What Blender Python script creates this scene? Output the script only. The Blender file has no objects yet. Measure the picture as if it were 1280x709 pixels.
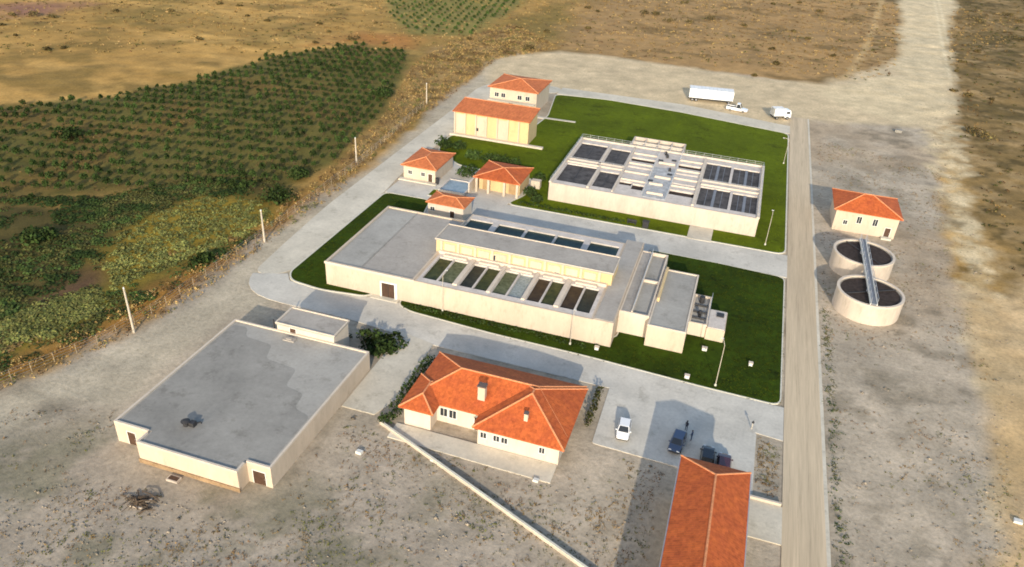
# Aerial view of a small water treatment site in dry fields, low evening sun.
# X runs along the building fronts (to the right), Y away from the viewer, metres.
import bpy, math, random
import numpy as np

random.seed(11)
rng = np.random.default_rng(11)
scene = bpy.context.scene
COL = scene.collection
ORG = {}            # object name -> world origin that its mesh coordinates are relative to

# ------------------------------------------------------------------ ground zones (world outlines)
Z = {}
Z["yard"]=[(-91.7, 53.6), (-89.4, 58.9), (-84.3, 74.1), (-81.5, 89.2), (-83.5, 110.6), (-80.4, 155.1), (-84.9, 212.0), (-86.4, 261.1), (-68.6, 283.1), (-18.4, 286.0), (20.4, 285.4), (46.5, 285.6), (57.1, 261.1), (53.1, 222.1), (47.6, 168.5), (45.6, 134.0), (44.2, 109.7), (41.7, 90.9), (38.7, 73.7), (34.9, 54.9), (-55.4, 22.7)]
Z["shoulder"]=[(-88.7, 53.3), (-88.0, 57.6), (-85.2, 65.7), (-82.2, 73.3), (-79.2, 86.1), (-81.7, 107.8), (-79.3, 152.8), (-84.0, 209.8), (-86.0, 260.1), (-68.0, 280.8), (-18.2, 283.7), (20.4, 285.4), (17.5, 232.9), (-59.1, 237.1), (-79.7, 226.0), (-71.5, 141.1), (-70.1, 102.9), (-67.2, 88.5), (-72.6, 87.5), (-72.0, 61.7), (-81.9, 59.6), (-82.4, 52.5), (-83.6, 48.8)]
Z["dirtyard"]=[(-87.1, 263.2), (-69.3, 285.5), (-18.7, 288.3), (-4.1, 283.3), (24.4, 287.6), (34.4, 301.0), (62.1, 353.3), (69.9, 306.6), (62.8, 264.0), (54.6, 251.6), (19.8, 242.2), (8.6, 224.7), (-55.7, 234.1), (-79.1, 224.4)]
Z["track"]=[(82.9, 609.1), (130.2, 645.1), (89.1, 439.9), (74.9, 346.4), (64.8, 273.9), (48.0, 252.3), (30.1, 265.1), (22.9, 279.2), (52.0, 314.3), (63.1, 403.8)]
Z["track2"]=[(55.8, 278.5), (66.3, 284.1), (61.6, 239.9), (56.0, 190.0), (54.5, 160.0), (51.9, 136.7), (50.6, 118.6), (46.9, 106.8), (43.4, 91.6), (39.1, 73.9), (37.8, 73.4), (41.7, 90.9), (44.6, 109.8), (46.3, 134.3), (48.4, 168.9), (51.6, 221.4)]
Z["sand"]=[(52.4, 145.7), (80.7, 171.4), (66.5, 125.0), (51.3, 116.7), (50.5, 125.6)]
Z["sand2"]=[(42.7, 88.3), (59.0, 100.8), (49.3, 69.0), (36.4, 64.4)]
Z["smallpath"]=[(60.9, 493.6), (64.5, 496.1), (48.5, 376.9), (40.5, 326.9), (34.3, 298.6), (31.5, 297.1), (38.5, 332.6), (47.4, 385.0)]
Z["rbrown"]=[(130.2, 645.1), (329.7, 797.0), (90.1, 158.5), (54.3, 143.4), (55.6, 172.0), (59.0, 212.7), (64.8, 265.0), (81.2, 379.9)]
Z["orchard"]=[(-188.7, 136.0), (-188.0, 149.4), (-172.0, 165.9), (-159.5, 194.5), (-156.2, 223.5), (-140.0, 254.9), (-118.0, 257.0), (-107.6, 231.5), (-95.1, 191.4), (-89.2, 153.7), (-90.6, 129.9), (-99.3, 128.2), (-110.5, 126.8), (-125.9, 115.9), (-138.2, 103.7), (-144.1, 98.1)]
Z["orchardb"]=[(-198.1, 395.1), (-122.9, 452.4), (-109.9, 364.8), (-106.2, 291.5), (-128.8, 279.3), (-150.6, 306.7)]
Z["weeds"]=[(-133.1, 88.7), (-139.8, 105.1), (-123.0, 112.8), (-110.9, 130.1), (-95.3, 137.4), (-87.6, 123.8), (-84.9, 110.0), (-86.6, 95.8), (-89.6, 81.7), (-90.8, 71.4), (-94.4, 63.4), (-95.7, 56.9)]
Z["olive"]=[(-103.5, 91.7), (-109.3, 110.6), (-105.6, 123.0), (-92.5, 126.8), (-85.9, 121.2), (-86.3, 109.4), (-90.1, 95.9), (-94.3, 85.2)]
Z["olive2"]=[(-102.9, 63.1), (-103.7, 72.0), (-102.7, 80.2), (-98.3, 87.8), (-90.7, 81.2), (-92.9, 70.5), (-98.0, 58.9)]
Z["drystrip"]=[(-94.9, 56.3), (-94.4, 63.4), (-91.3, 71.9), (-89.6, 81.7), (-86.6, 95.8), (-84.9, 110.0), (-86.9, 124.1), (-88.4, 154.1), (-94.7, 191.6), (-106.7, 232.1), (-112.8, 265.4), (-99.7, 320.7), (-70.5, 290.4), (-86.8, 262.2), (-85.1, 213.7), (-84.8, 178.0), (-80.9, 136.7), (-81.4, 108.7), (-80.7, 88.1), (-83.9, 73.6), (-87.2, 64.8), (-89.5, 59.0), (-91.7, 53.6)]
Z["brownpatch"]=[(-101.9, 70.3), (-102.8, 78.8), (-102.5, 90.5), (-98.3, 87.8), (-98.0, 75.6), (-96.8, 65.6)]
Z["purple"]=[(-290.0, 243.1), (-274.4, 263.6), (-260.3, 257.3), (-266.0, 235.3), (-270.8, 225.5)]
Z["reddirt"]=[(-153.4, 244.2), (-146.9, 274.4), (-124.0, 276.1), (-117.0, 260.3), (-141.1, 257.0)]
Z["yardgreen"]=[(-85.3, 48.2), (-73.2, 56.1), (-47.7, 53.9), (-35.5, 67.5), (-8.7, 56.2), (-65.3, 31.1)]
Z["olivetop"]=[(-112.4, 280.0), (-97.2, 362.1), (-88.9, 390.9), (-73.9, 303.2), (-70.0, 276.9), (-82.4, 267.2), (-92.5, 261.4)]
SKY = 0.15
SUN = 2.9
EXPOSURE = 0.85

# ------------------------------------------------------------------ colour helpers
K = 1.04
def lin(c):
    c = c / 255.0
    return c / 12.92 if c <= 0.04045 else ((c + 0.055) / 1.055) ** 2.4
def S(r, g, b, k=None):
    k = K if k is None else k
    return (lin(r) / k, lin(g) / k, lin(b) / k)

# ------------------------------------------------------------------ materials
def new_mat(name):
    m = bpy.data.materials.new(name)
    m.use_nodes = True
    nt = m.node_tree
    nt.nodes.clear()
    out = nt.nodes.new('ShaderNodeOutputMaterial')
    b = nt.nodes.new('ShaderNodeBsdfPrincipled')
    nt.links.new(b.outputs[0], out.inputs[0])
    return m, nt, b

def N(nt, t, **kw):
    n = nt.nodes.new(t)
    for k, v in kw.items():
        setattr(n, k, v)
    return n

def pos(nt, scale=(1, 1, 1), obj=False):
    mp = N(nt, 'ShaderNodeMapping')
    mp.inputs['Scale'].default_value = scale
    if obj:
        g = N(nt, 'ShaderNodeTexCoord')
        nt.links.new(g.outputs['Object'], mp.inputs['Vector'])
    else:
        g = N(nt, 'ShaderNodeNewGeometry')
        nt.links.new(g.outputs['Position'], mp.inputs['Vector'])
    return mp.outputs[0]

def noise(nt, vec, scale, detail=4, rough=0.6):
    n = N(nt, 'ShaderNodeTexNoise')
    n.inputs['Scale'].default_value = scale
    n.inputs['Detail'].default_value = detail
    n.inputs['Roughness'].default_value = rough
    nt.links.new(vec, n.inputs['Vector'])
    return n.outputs['Fac']

def ramp(nt, fac, stops):
    r = N(nt, 'ShaderNodeValToRGB')
    e = r.color_ramp.elements
    while len(e) < len(stops):
        e.new(0.5)
    for el, (p, c) in zip(e, stops):
        el.position = p
        el.color = (*c, 1) if len(c) == 3 else c
    nt.links.new(fac, r.inputs['Fac'])
    return r.outputs['Color']

def mixc(nt, a, b, fac=0.5, mode='MIX'):
    m = N(nt, 'ShaderNodeMix', data_type='RGBA', blend_type=mode)
    for sock, v in ((m.inputs[6], a), (m.inputs[7], b)):
        if isinstance(v, tuple):
            sock.default_value = (*v, 1)
        else:
            nt.links.new(v, sock)
    if isinstance(fac, (int, float)):
        m.inputs[0].default_value = fac
    else:
        nt.links.new(fac, m.inputs[0])
    return m.outputs[2]

def bump(nt, bsdf, h, strength, dist):
    b = N(nt, 'ShaderNodeBump')
    b.inputs['Strength'].default_value = strength
    b.inputs['Distance'].default_value = dist
    nt.links.new(h, b.inputs['Height'])
    nt.links.new(b.outputs[0], bsdf.inputs['Normal'])

def surf(name, c, var=0.18, scale=0.5, fine=6.0, rough=0.85, bmp=0.02, stretch=(1, 1, 1), metal=0.0, spec=0.3):
    """a weathered surface: broad blotches and fine grain around one colour"""
    m, nt, b = new_mat(name)
    v = pos(nt, stretch)
    lo = tuple(x * (1 - var) for x in c)
    hi = tuple(min(0.95, x * (1 + var)) for x in c)
    broad = ramp(nt, noise(nt, v, scale, 5, 0.65), [(0.3, lo), (0.7, hi)])
    f = noise(nt, v, fine, 4, 0.7)
    g = ramp(nt, f, [(0.25, (1 - var * .8,) * 3), (0.75, (1 + var * .5,) * 3)])
    st = ramp(nt, noise(nt, v, scale * 2.3, 7, 0.8), [(0.36, (1 - var * 1.3, 1 - var * 1.35, 1 - var * 1.45)), (0.46, (1, 1, 1))])
    nt.links.new(mixc(nt, mixc(nt, broad, g, 1.0, 'MULTIPLY'), st, 1.0, 'MULTIPLY'), b.inputs['Base Color'])
    b.inputs['Roughness'].default_value = rough
    b.inputs['Metallic'].default_value = metal
    b.inputs['Specular IOR Level'].default_value = spec
    if bmp:
        bump(nt, b, f, 0.6, bmp)
    return m

def tile_mat(name, c, c2):
    """pantiles: courses follow the height, columns follow the eave, every tile slightly its own tone"""
    m, nt, b = new_mat(name)
    g = N(nt, 'ShaderNodeNewGeometry')
    sp = N(nt, 'ShaderNodeSeparateXYZ'); nt.links.new(g.outputs['Position'], sp.inputs[0])
    sn = N(nt, 'ShaderNodeSeparateXYZ'); nt.links.new(g.outputs['True Normal'], sn.inputs[0])
    def M(op, a, bb=None):
        n = N(nt, 'ShaderNodeMath', operation=op)
        for i, v in enumerate((a, bb)):
            if v is None: continue
            if isinstance(v, (int, float)): n.inputs[i].default_value = v
            else: nt.links.new(v, n.inputs[i])
        return n.outputs[0]
    side = M('GREATER_THAN', M('ABSOLUTE', sn.outputs[0]), M('ABSOLUTE', sn.outputs[1]))
    colx = M('ADD', M('MULTIPLY', sp.outputs[0], M('SUBTRACT', 1.0, side)), M('MULTIPLY', sp.outputs[1], side))
    ci = M('FLOOR', M('DIVIDE', colx, 0.32)); ri = M('FLOOR', M('DIVIDE', sp.outputs[2], 0.16))
    cx = N(nt, 'ShaderNodeCombineXYZ'); nt.links.new(ci, cx.inputs[0]); nt.links.new(ri, cx.inputs[1]); nt.links.new(side, cx.inputs[2])
    wn = N(nt, 'ShaderNodeTexWhiteNoise'); nt.links.new(cx.outputs[0], wn.inputs['Vector'])
    base = ramp(nt, noise(nt, pos(nt), 0.45, 5, 0.7), [(0.28, c2), (0.72, c)])
    tone = ramp(nt, wn.outputs['Value'], [(0.0, (0.86, 0.85, 0.85)), (0.5, (1, 1, 1)), (1.0, (1.1, 1.1, 1.12))])
    col = mixc(nt, base, tone, 1.0, 'MULTIPLY')
    st = ramp(nt, noise(nt, pos(nt, (1, 1, .4)), 1.6, 6, 0.75), [(0.3, (0.7, 0.68, 0.66)), (0.55, (1, 1, 1))])
    nt.links.new(mixc(nt, col, st, 1.0, 'MULTIPLY'), b.inputs['Base Color'])
    b.inputs['Roughness'].default_value = 0.8
    b.inputs['Specular IOR Level'].default_value = 0.2
    h = M('ADD', M('SINE', M('MULTIPLY', colx, 2 * math.pi / 0.32)), M('MULTIPLY', M('FRACT', M('DIVIDE', sp.outputs[2], 0.16)), 1.2))
    bump(nt, b, h, 0.3, 0.02)
    return m

def attr_mat(name, bumpd=0.06, fine=1.6, rough=0.95, leaf=False):
    """albedo from the mesh's own colour attribute (soil and plant patches), grain added on top"""
    m, nt, b = new_mat(name)
    a = N(nt, 'ShaderNodeAttribute', attribute_name='alb')
    v = pos(nt)
    n1 = noise(nt, v, fine, 6, 0.75)
    col = a.outputs['Color']
    if not leaf:
        n2 = noise(nt, v, 0.16, 6, 0.7)
        n3 = noise(nt, pos(nt, (1, 1, 1)), 0.5, 4, 0.75)
        col = mixc(nt, col, ramp(nt, n1, [(0.3, (0.74, 0.74, 0.73)), (0.52, (1, 1, 1)), (0.75, (1.22, 1.21, 1.2))]), 1.0, 'MULTIPLY')
        col = mixc(nt, col, ramp(nt, n2, [(0.3, (0.8, 0.8, 0.78)), (0.7, (1.15, 1.13, 1.1))]), 1.0, 'MULTIPLY')
        col = mixc(nt, col, ramp(nt, n3, [(0.28, (0.72, 0.73, 0.69)), (0.42, (1, 1, 1))]), 1.0, 'MULTIPLY')
        bump(nt, b, n1, 0.9, bumpd)
    nt.links.new(col, b.inputs['Base Color'])
    b.inputs['Roughness'].default_value = rough
    b.inputs['Specular IOR Level'].default_value = 0.12
    return m

def glossy(name, c, rough=0.25, metal=0.0, coat=0.0):
    m, nt, b = new_mat(name)
    n = noise(nt, pos(nt, obj=True), 9.0, 3)
    nt.links.new(ramp(nt, n, [(0.3, tuple(x * .93 for x in c)), (0.7, c)]), b.inputs['Base Color'])
    b.inputs['Roughness'].default_value = rough
    b.inputs['Metallic'].default_value = metal
    b.inputs['Coat Weight'].default_value = coat
    return m

def water_mat(name, c1, c2, rough=0.12, scale=0.6, spec=0.5):
    m, nt, b = new_mat(name)
    v = pos(nt)
    n = noise(nt, v, scale, 5, 0.7)
    nt.links.new(ramp(nt, n, [(0.35, c1), (0.65, c2)]), b.inputs['Base Color'])
    b.inputs['Roughness'].default_value = rough
    b.inputs['Specular IOR Level'].default_value = spec
    bump(nt, b, noise(nt, v, 5.0, 3), 0.25, 0.02)
    return m

M = dict(
    wall=surf('cream_render', (0.515, 0.42, 0.315), 0.10, 0.35, 3.0, 0.9, 0.01, (1, 1, .3)),
    wall_white=surf('white_render', (0.57, 0.485, 0.385), 0.08, 0.5, 5.0, 0.9, 0.01, (1, 1, .35)),
    wall_warm=surf('ochre_render', (0.56, 0.415, 0.215), 0.09, 0.5, 5.0, 0.9, 0.01, (1, 1, .35)),
    tank=surf('pale_tank_concrete', (0.51, 0.43, 0.345), 0.12, 0.4, 3.0, 0.9, 0.015, (1, 1, .3)),
    deck=surf('pale_deck_concrete', (0.55, 0.49, 0.43), 0.16, 0.5, 4.0, 0.9, 0.015),
    roof_grey=surf('grey_flat_roof', (0.345, 0.325, 0.285), 0.16, 0.12, 2.0, 0.9, 0.02),
    roof_warm=surf('warm_grey_flat_roof', (0.355, 0.32, 0.275), 0.16, 0.15, 2.0, 0.9, 0.02),
    roof_stain=surf('stained_flat_roof', (0.265, 0.25, 0.22), 0.18, 0.12, 1.5, 0.9, 0.02),
    tile=tile_mat('orange_pantiles', (0.57, 0.136, 0.033), (0.38, 0.082, 0.028)),
    tile_pale=tile_mat('faded_orange_pantiles', (0.60, 0.185, 0.062), (0.45, 0.13, 0.047)),
    ridge=surf('ridge_tiles', (0.62, 0.25, 0.11), 0.2, 2.0, 8.0),
    asphalt=surf('worn_asphalt', S(195, 189, 176), 0.17, 0.14, 2.2, 0.9, 0.01),
    pale_road=surf('dusty_concrete_road', S(200, 191, 172), 0.17, 0.12, 1.8, 0.92, 0.01),
    beige_road=surf('dusty_beige_road', S(194, 175, 146), 0.16, 0.2, 1.6, 0.92, 0.01, (3.2, .09, 1)),
    kerb=surf('kerb_concrete', S(205, 200, 182), 0.12, 0.8, 5.0),
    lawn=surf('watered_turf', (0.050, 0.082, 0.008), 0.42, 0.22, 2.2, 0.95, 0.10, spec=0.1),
    lawn_far=surf('yellow_green_turf', (0.088, 0.116, 0.003), 0.30, 0.07, 0.9, 0.95, 0.03, spec=0.1),  # lighter, yellower turf than beside the basin building
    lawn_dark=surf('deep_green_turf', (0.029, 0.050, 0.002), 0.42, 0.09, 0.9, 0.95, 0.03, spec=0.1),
    sludge=water_mat('dark_sludge', (0.030, 0.021, 0.015), (0.060, 0.043, 0.036), 0.85, 1.2, .15),
    sludge_grey=water_mat('grey_mixed_liquor', (0.040, 0.036, 0.034), (0.105, 0.095, 0.090), 0.8, 0.6, .2),
    water_green=water_mat('green_basin_water', (0.020, 0.028, 0.008), (0.065, 0.070, 0.020), 0.4, 0.9, .12),
    water_brown=water_mat('brown_basin_water', (0.03, 0.018, 0.010), (0.06, 0.038, 0.018), 0.4, 0.9, .12),
    water_teal=water_mat('teal_basin_water', (0.010, 0.026, 0.022), (0.03, 0.06, 0.05), 0.35, 0.9, .12),
    water_mix=water_mat('murky_green_water', (0.05, 0.062, 0.025), (0.14, 0.15, 0.08), 0.5, 1.6, .15),
    water_dark=water_mat('dark_basin_water', (0.012, 0.014, 0.010), (0.035, 0.036, 0.022), 0.4, 1.0, .15),
    foam=water_mat('foamy_water', (0.16, 0.19, 0.17), (0.33, 0.36, 0.34), 0.5, 2.2),
    pond=water_mat('pale_blue_water', (0.16, 0.22, 0.25), (0.30, 0.36, 0.39), 0.3, 1.2),
    steel=glossy('galvanised_steel', (0.52, 0.52, 0.52), 0.45, 0.6),
    steel_dull=surf('dull_steel', (0.19, 0.20, 0.22), 0.15, 1.0, 5.0, 0.7, 0.0),
    pole=surf('weathered_pole', (0.48, 0.42, 0.33), 0.15, 1.0, 5.0),
    fence_post=surf('weathered_fence_post', (0.34, 0.27, 0.18), 0.2, 1.0, 5.0),
    dark=surf('dark_metal', (0.035, 0.034, 0.035), 0.2, 1.0, 5.0, 0.6),
    brown=surf('brown_door', (0.075, 0.04, 0.025), 0.25, 1.0, 5.0, 0.6),
    glass=glossy('window_glass', (0.03, 0.035, 0.04), 0.08),
    frame=surf('white_frame', (0.7, 0.68, 0.62), 0.06, 1.0, 6.0, 0.6, 0),
    soot=surf('chimney_cap', (0.12, 0.09, 0.08), 0.2, 2.0, 6.0),
    car_white=glossy('white_car_paint', (0.78, 0.78, 0.77), 0.3, 0, 0.5),
    car_blue=glossy('slate_blue_car_paint', (0.06, 0.085, 0.14), 0.25, 0.2, 0.6),
    car_black=glossy('black_car_paint', (0.012, 0.012, 0.014), 0.25, 0.1, 0.6),
    car_maroon=glossy('maroon_car_paint', (0.07, 0.016, 0.022), 0.25, 0.1, 0.6),
    tyre=surf('tyre_rubber', (0.02, 0.02, 0.02), 0.2, 3.0, 9.0, 0.9, 0),
    rim=glossy('wheel_rim', (0.45, 0.45, 0.46), 0.35, 0.8),
    lamp=glossy('headlight_glass', (0.75, 0.75, 0.72), 0.1),
    lamp_red=glossy('tail_light', (0.35, 0.02, 0.02), 0.2),
    tarp=surf('white_tarpaulin', (0.72, 0.73, 0.72), 0.10, 0.5, 4.0, 0.7, 0.02),
    bark=surf('bark', (0.10, 0.07, 0.045), 0.3, 3.0, 9.0),
    leaf=attr_mat('leaves', leaf=True),
    ground=attr_mat('dry_ground', 0.10, 1.5),
    skin=surf('skin', (0.45, 0.27, 0.19), 0.08, 3.0, 9.0, 0.6, 0),
    cloth_dark=surf('dark_clothes', (0.02, 0.022, 0.035), 0.2, 4.0, 12.0, 0.9, 0),
    cloth_blue=surf('blue_clothes', (0.03, 0.045, 0.09), 0.2, 4.0, 12.0, 0.9, 0),
    hair=surf('dark_hair', (0.015, 0.012, 0.01), 0.2, 6.0, 20.0, 0.8, 0),
    box_white=surf('white_cabinet', (0.60, 0.59, 0.54), 0.08, 1.0, 6.0, 0.6, 0),
)

# ------------------------------------------------------------------ object helpers
def thing(name, label, cat, loc=(0, 0, 0), rotz=0.0, group=None):
    o = bpy.data.objects.new(name, None)
    o.empty_display_size = 0.5
    COL.objects.link(o)
    o.location = loc
    o.rotation_euler = (0, 0, rotz)
    o['label'] = label
    o['category'] = cat
    if group: o['group'] = group
    ORG[o.name] = (0, 0, 0) if rotz else tuple(loc)
    return o

def tag(o, label, cat, group=None, kind=None):
    o['label'] = label
    o['category'] = cat
    if group: o['group'] = group
    if kind: o['kind'] = kind
    return o

class MB:
    def __init__(s):
        s.v = []; s.f = []; s.m = []
    def add(s, vs, fs, mi=0):
        n = len(s.v)
        s.v += [tuple(map(float, p)) for p in vs]
        s.f += [tuple(i + n for i in f) for f in fs]
        s.m += [mi] * len(fs)
        return s
    def box(s, x0, x1, y0, y1, z0, z1, mi=0):
        return s.add([(x0, y0, z0), (x1, y0, z0), (x1, y1, z0), (x0, y1, z0), (x0, y0, z1), (x1, y0, z1), (x1, y1, z1), (x0, y1, z1)],
                     [(0, 3, 2, 1), (4, 5, 6, 7), (0, 1, 5, 4), (1, 2, 6, 5), (2, 3, 7, 6), (3, 0, 4, 7)], mi)
    def bbox(s, cx, cy, cz, sx, sy, sz, mi=0):
        return s.box(cx - sx / 2, cx + sx / 2, cy - sy / 2, cy + sy / 2, cz - sz / 2, cz + sz / 2, mi)
    def prism(s, poly, z0, z1, mi=0):
        n = len(poly)
        vs = [(x, y, z0) for x, y in poly] + [(x, y, z1) for x, y in poly]
        fs = [tuple(range(n - 1, -1, -1)), tuple(range(n, 2 * n))]
        fs += [(i, (i + 1) % n, (i + 1) % n + n, i + n) for i in range(n)]
        return s.add(vs, fs, mi)
    def cyl(s, cx, cy, z0, z1, r0, r1=None, n=16, mi=0):
        r1 = r0 if r1 is None else r1
        a = [2 * math.pi * i / n for i in range(n)]
        vs = [(cx + r0 * math.cos(t), cy + r0 * math.sin(t), z0) for t in a] + [(cx + r1 * math.cos(t), cy + r1 * math.sin(t), z1) for t in a]
        fs = [tuple(range(n - 1, -1, -1)), tuple(range(n, 2 * n))] + [(i, (i + 1) % n, (i + 1) % n + n, i + n) for i in range(n)]
        return s.add(vs, fs, mi)
    def tube(s, pts, r, n=6, mi=0, r1=None):
        P = [np.array(p, float) for p in pts]
        rings = []
        for i, p in enumerate(P):
            d = P[min(i + 1, len(P) - 1)] - P[max(i - 1, 0)]
            d = d / (np.linalg.norm(d) + 1e-9)
            up = np.array((0, 0, 1.0)) if abs(d[2]) < .9 else np.array((1.0, 0, 0))
            a = np.cross(d, up); a /= np.linalg.norm(a); b = np.cross(a, d)
            rr = r if r1 is None else r + (r1 - r) * i / (len(P) - 1)
            rings.append([p + rr * (a * math.cos(2 * math.pi * k / n) + b * math.sin(2 * math.pi * k / n)) for k in range(n)])
        vs = [q for ring in rings for q in ring]
        fs = []
        for i in range(len(P) - 1):
            for k in range(n):
                fs.append((i * n + k, (i + 1) * n + k, (i + 1) * n + (k + 1) % n, i * n + (k + 1) % n))
        fs.append(tuple(range(n))); fs.append(tuple(range((len(P) - 1) * n + n - 1, (len(P) - 1) * n - 1, -1)))
        return s.add(vs, fs, mi)
    def build(s, name, mats, parent=None, loc=None, smooth=False):
        if not isinstance(mats, (list, tuple)): mats = [mats]
        me = bpy.data.meshes.new(name)
        org = ORG[parent.name] if parent else (loc or (0, 0, 0))
        me.from_pydata([(x - org[0], y - org[1], z - org[2]) for x, y, z in s.v], [], s.f)
        for m in mats: me.materials.append(M[m] if isinstance(m, str) else m)
        me.polygons.foreach_set('material_index', s.m)
        if smooth:
            me.polygons.foreach_set('use_smooth', [True] * len(s.f))
        me.update()
        o = bpy.data.objects.new(name, me)
        COL.objects.link(o)
        if parent: o.parent = parent
        else: o.location = org
        ORG[o.name] = org
        return o

def np_mesh(name, V, F, C=None, mat='leaf', parent=None, loc=(0, 0, 0)):
    V = np.asarray(V, np.float32); F = np.asarray(F, np.int32)
    k = F.shape[1]
    me = bpy.data.meshes.new(name)
    me.vertices.add(len(V)); me.vertices.foreach_set('co', V.ravel())
    me.loops.add(F.size); me.loops.foreach_set('vertex_index', F.ravel())
    me.polygons.add(len(F)); me.polygons.foreach_set('loop_start', np.arange(0, F.size, k, dtype=np.int32))
    me.polygons.foreach_set('loop_total', np.full(len(F), k, np.int32))
    me.update(calc_edges=True)
    if C is not None:
        a = me.attributes.new('alb', 'FLOAT_COLOR', 'POINT')
        a.data.foreach_set('color', np.c_[np.asarray(C, np.float32), np.ones(len(V), np.float32)].ravel())
    me.materials.append(M[mat])
    o = bpy.data.objects.new(name, me)
    COL.objects.link(o)
    if parent: o.parent = parent
    else: o.location = loc
    return o

def leaf_cloud(centers, radii, heights, n, size, colors, jit=0.3, flat=0.0):
    """n leaf-clump quads spread through an uneven ellipsoid round every centre"""
    centers = np.asarray(centers, float); m = len(centers)
    d = rng.normal(size=(m, n, 3)); d /= np.linalg.norm(d, axis=2, keepdims=True)
    d[:, :, 2] = np.abs(d[:, :, 2]) * 1.1 - 0.1
    lob = 1 + 0.28 * np.sin(d[:, :, 0] * 5 + rng.uniform(0, 6, (m, 1))) * np.cos(d[:, :, 1] * 4 + rng.uniform(0, 6, (m, 1)))
    rr = rng.uniform(0.45, 1.0, (m, n)) ** 0.6 * lob
    r = np.asarray(radii, float)[:, None]; h = np.asarray(heights, float)[:, None]
    p = np.stack([d[:, :, 0] * rr * r, d[:, :, 1] * rr * r, d[:, :, 2] * rr * h], -1) + centers[:, None, :]
    nrm = d + rng.normal(size=d.shape) * 0.8
    nrm[:, :, 2] += flat
    nrm /= np.linalg.norm(nrm, axis=2, keepdims=True)
    t = np.cross(nrm, rng.normal(size=d.shape)); t /= np.linalg.norm(t, axis=2, keepdims=True) + 1e-9
    b = np.cross(nrm, t)
    s = (np.asarray(size, float).reshape(-1, 1) * rng.uniform(0.6, 1.3, (m, n)))[:, :, None]
    q = np.stack([p - t * s, p - b * s * .7, p + t * s, p + b * s * .7], 2).reshape(-1, 3)
    F = np.arange(len(q)).reshape(-1, 4)
    c = np.asarray(colors, float)[:, None, :] * rng.uniform(1 - jit, 1 + jit, (m, n, 1)) * rng.uniform(.92, 1.08, (m, n, 3))
    C = np.repeat(c.reshape(-1, 3), 4, axis=0)
    return q, F, C

def merge(parts):
    V, F, C, k = [], [], [], 0
    for v, f, c in parts:
        V.append(v); F.append(f + k); C.append(c); k += len(v)
    return np.concatenate(V), np.concatenate(F), np.concatenate(C)

# ------------------------------------------------------------------ numpy noise and polygon masks
def vnoise(x, y, scale, seed=0, oct=4, gain=0.55):
    r = np.random.default_rng(seed)
    tab = r.random((256, 256))
    out = np.zeros_like(x, float); amp = 1.0; tot = 0
    for o in range(oct):
        fx = x / scale * 2 ** o + 37.7 * o; fy = y / scale * 2 ** o + 11.3 * o
        ix = np.floor(fx).astype(int); iy = np.floor(fy).astype(int)
        tx = fx - ix; ty = fy - iy
        tx = tx * tx * (3 - 2 * tx); ty = ty * ty * (3 - 2 * ty)
        g = lambda a, b: tab[a & 255, b & 255]
        v = (g(ix, iy) * (1 - tx) + g(ix + 1, iy) * tx) * (1 - ty) + (g(ix, iy + 1) * (1 - tx) + g(ix + 1, iy + 1) * tx) * ty
        out += amp * v; tot += amp; amp *= gain
    return out / tot

def sdist(poly, x, y):
    """positive inside"""
    p = np.array(poly); d = np.full(x.shape, 1e9); ins = np.zeros(x.shape, bool)
    for (ax, ay), (bx, by) in zip(p, np.roll(p, -1, 0)):
        ex, ey = bx - ax, by - ay
        t = np.clip(((x - ax) * ex + (y - ay) * ey) / (ex * ex + ey * ey + 1e-9), 0, 1)
        d = np.minimum(d, np.hypot(x - ax - t * ex, y - ay - t * ey))
        c = ((ay > y) != (by > y))
        ins ^= c & (x < ex * (y - ay) / (ey if ey else 1e-9) + ax)
    return np.where(ins, d, -d)

def mask(zone, x, y, soft, warp, seed, ws=12.0):
    d = sdist(Z[zone], x, y) + (vnoise(x, y, ws, seed) - 0.5) * 2 * warp
    return np.clip(d / soft + 0.5, 0, 1)

def yard0(x, y):
    return np.clip(sdist(Z['yard'], x, y) / 4 + .5, 0, 1)

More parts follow.
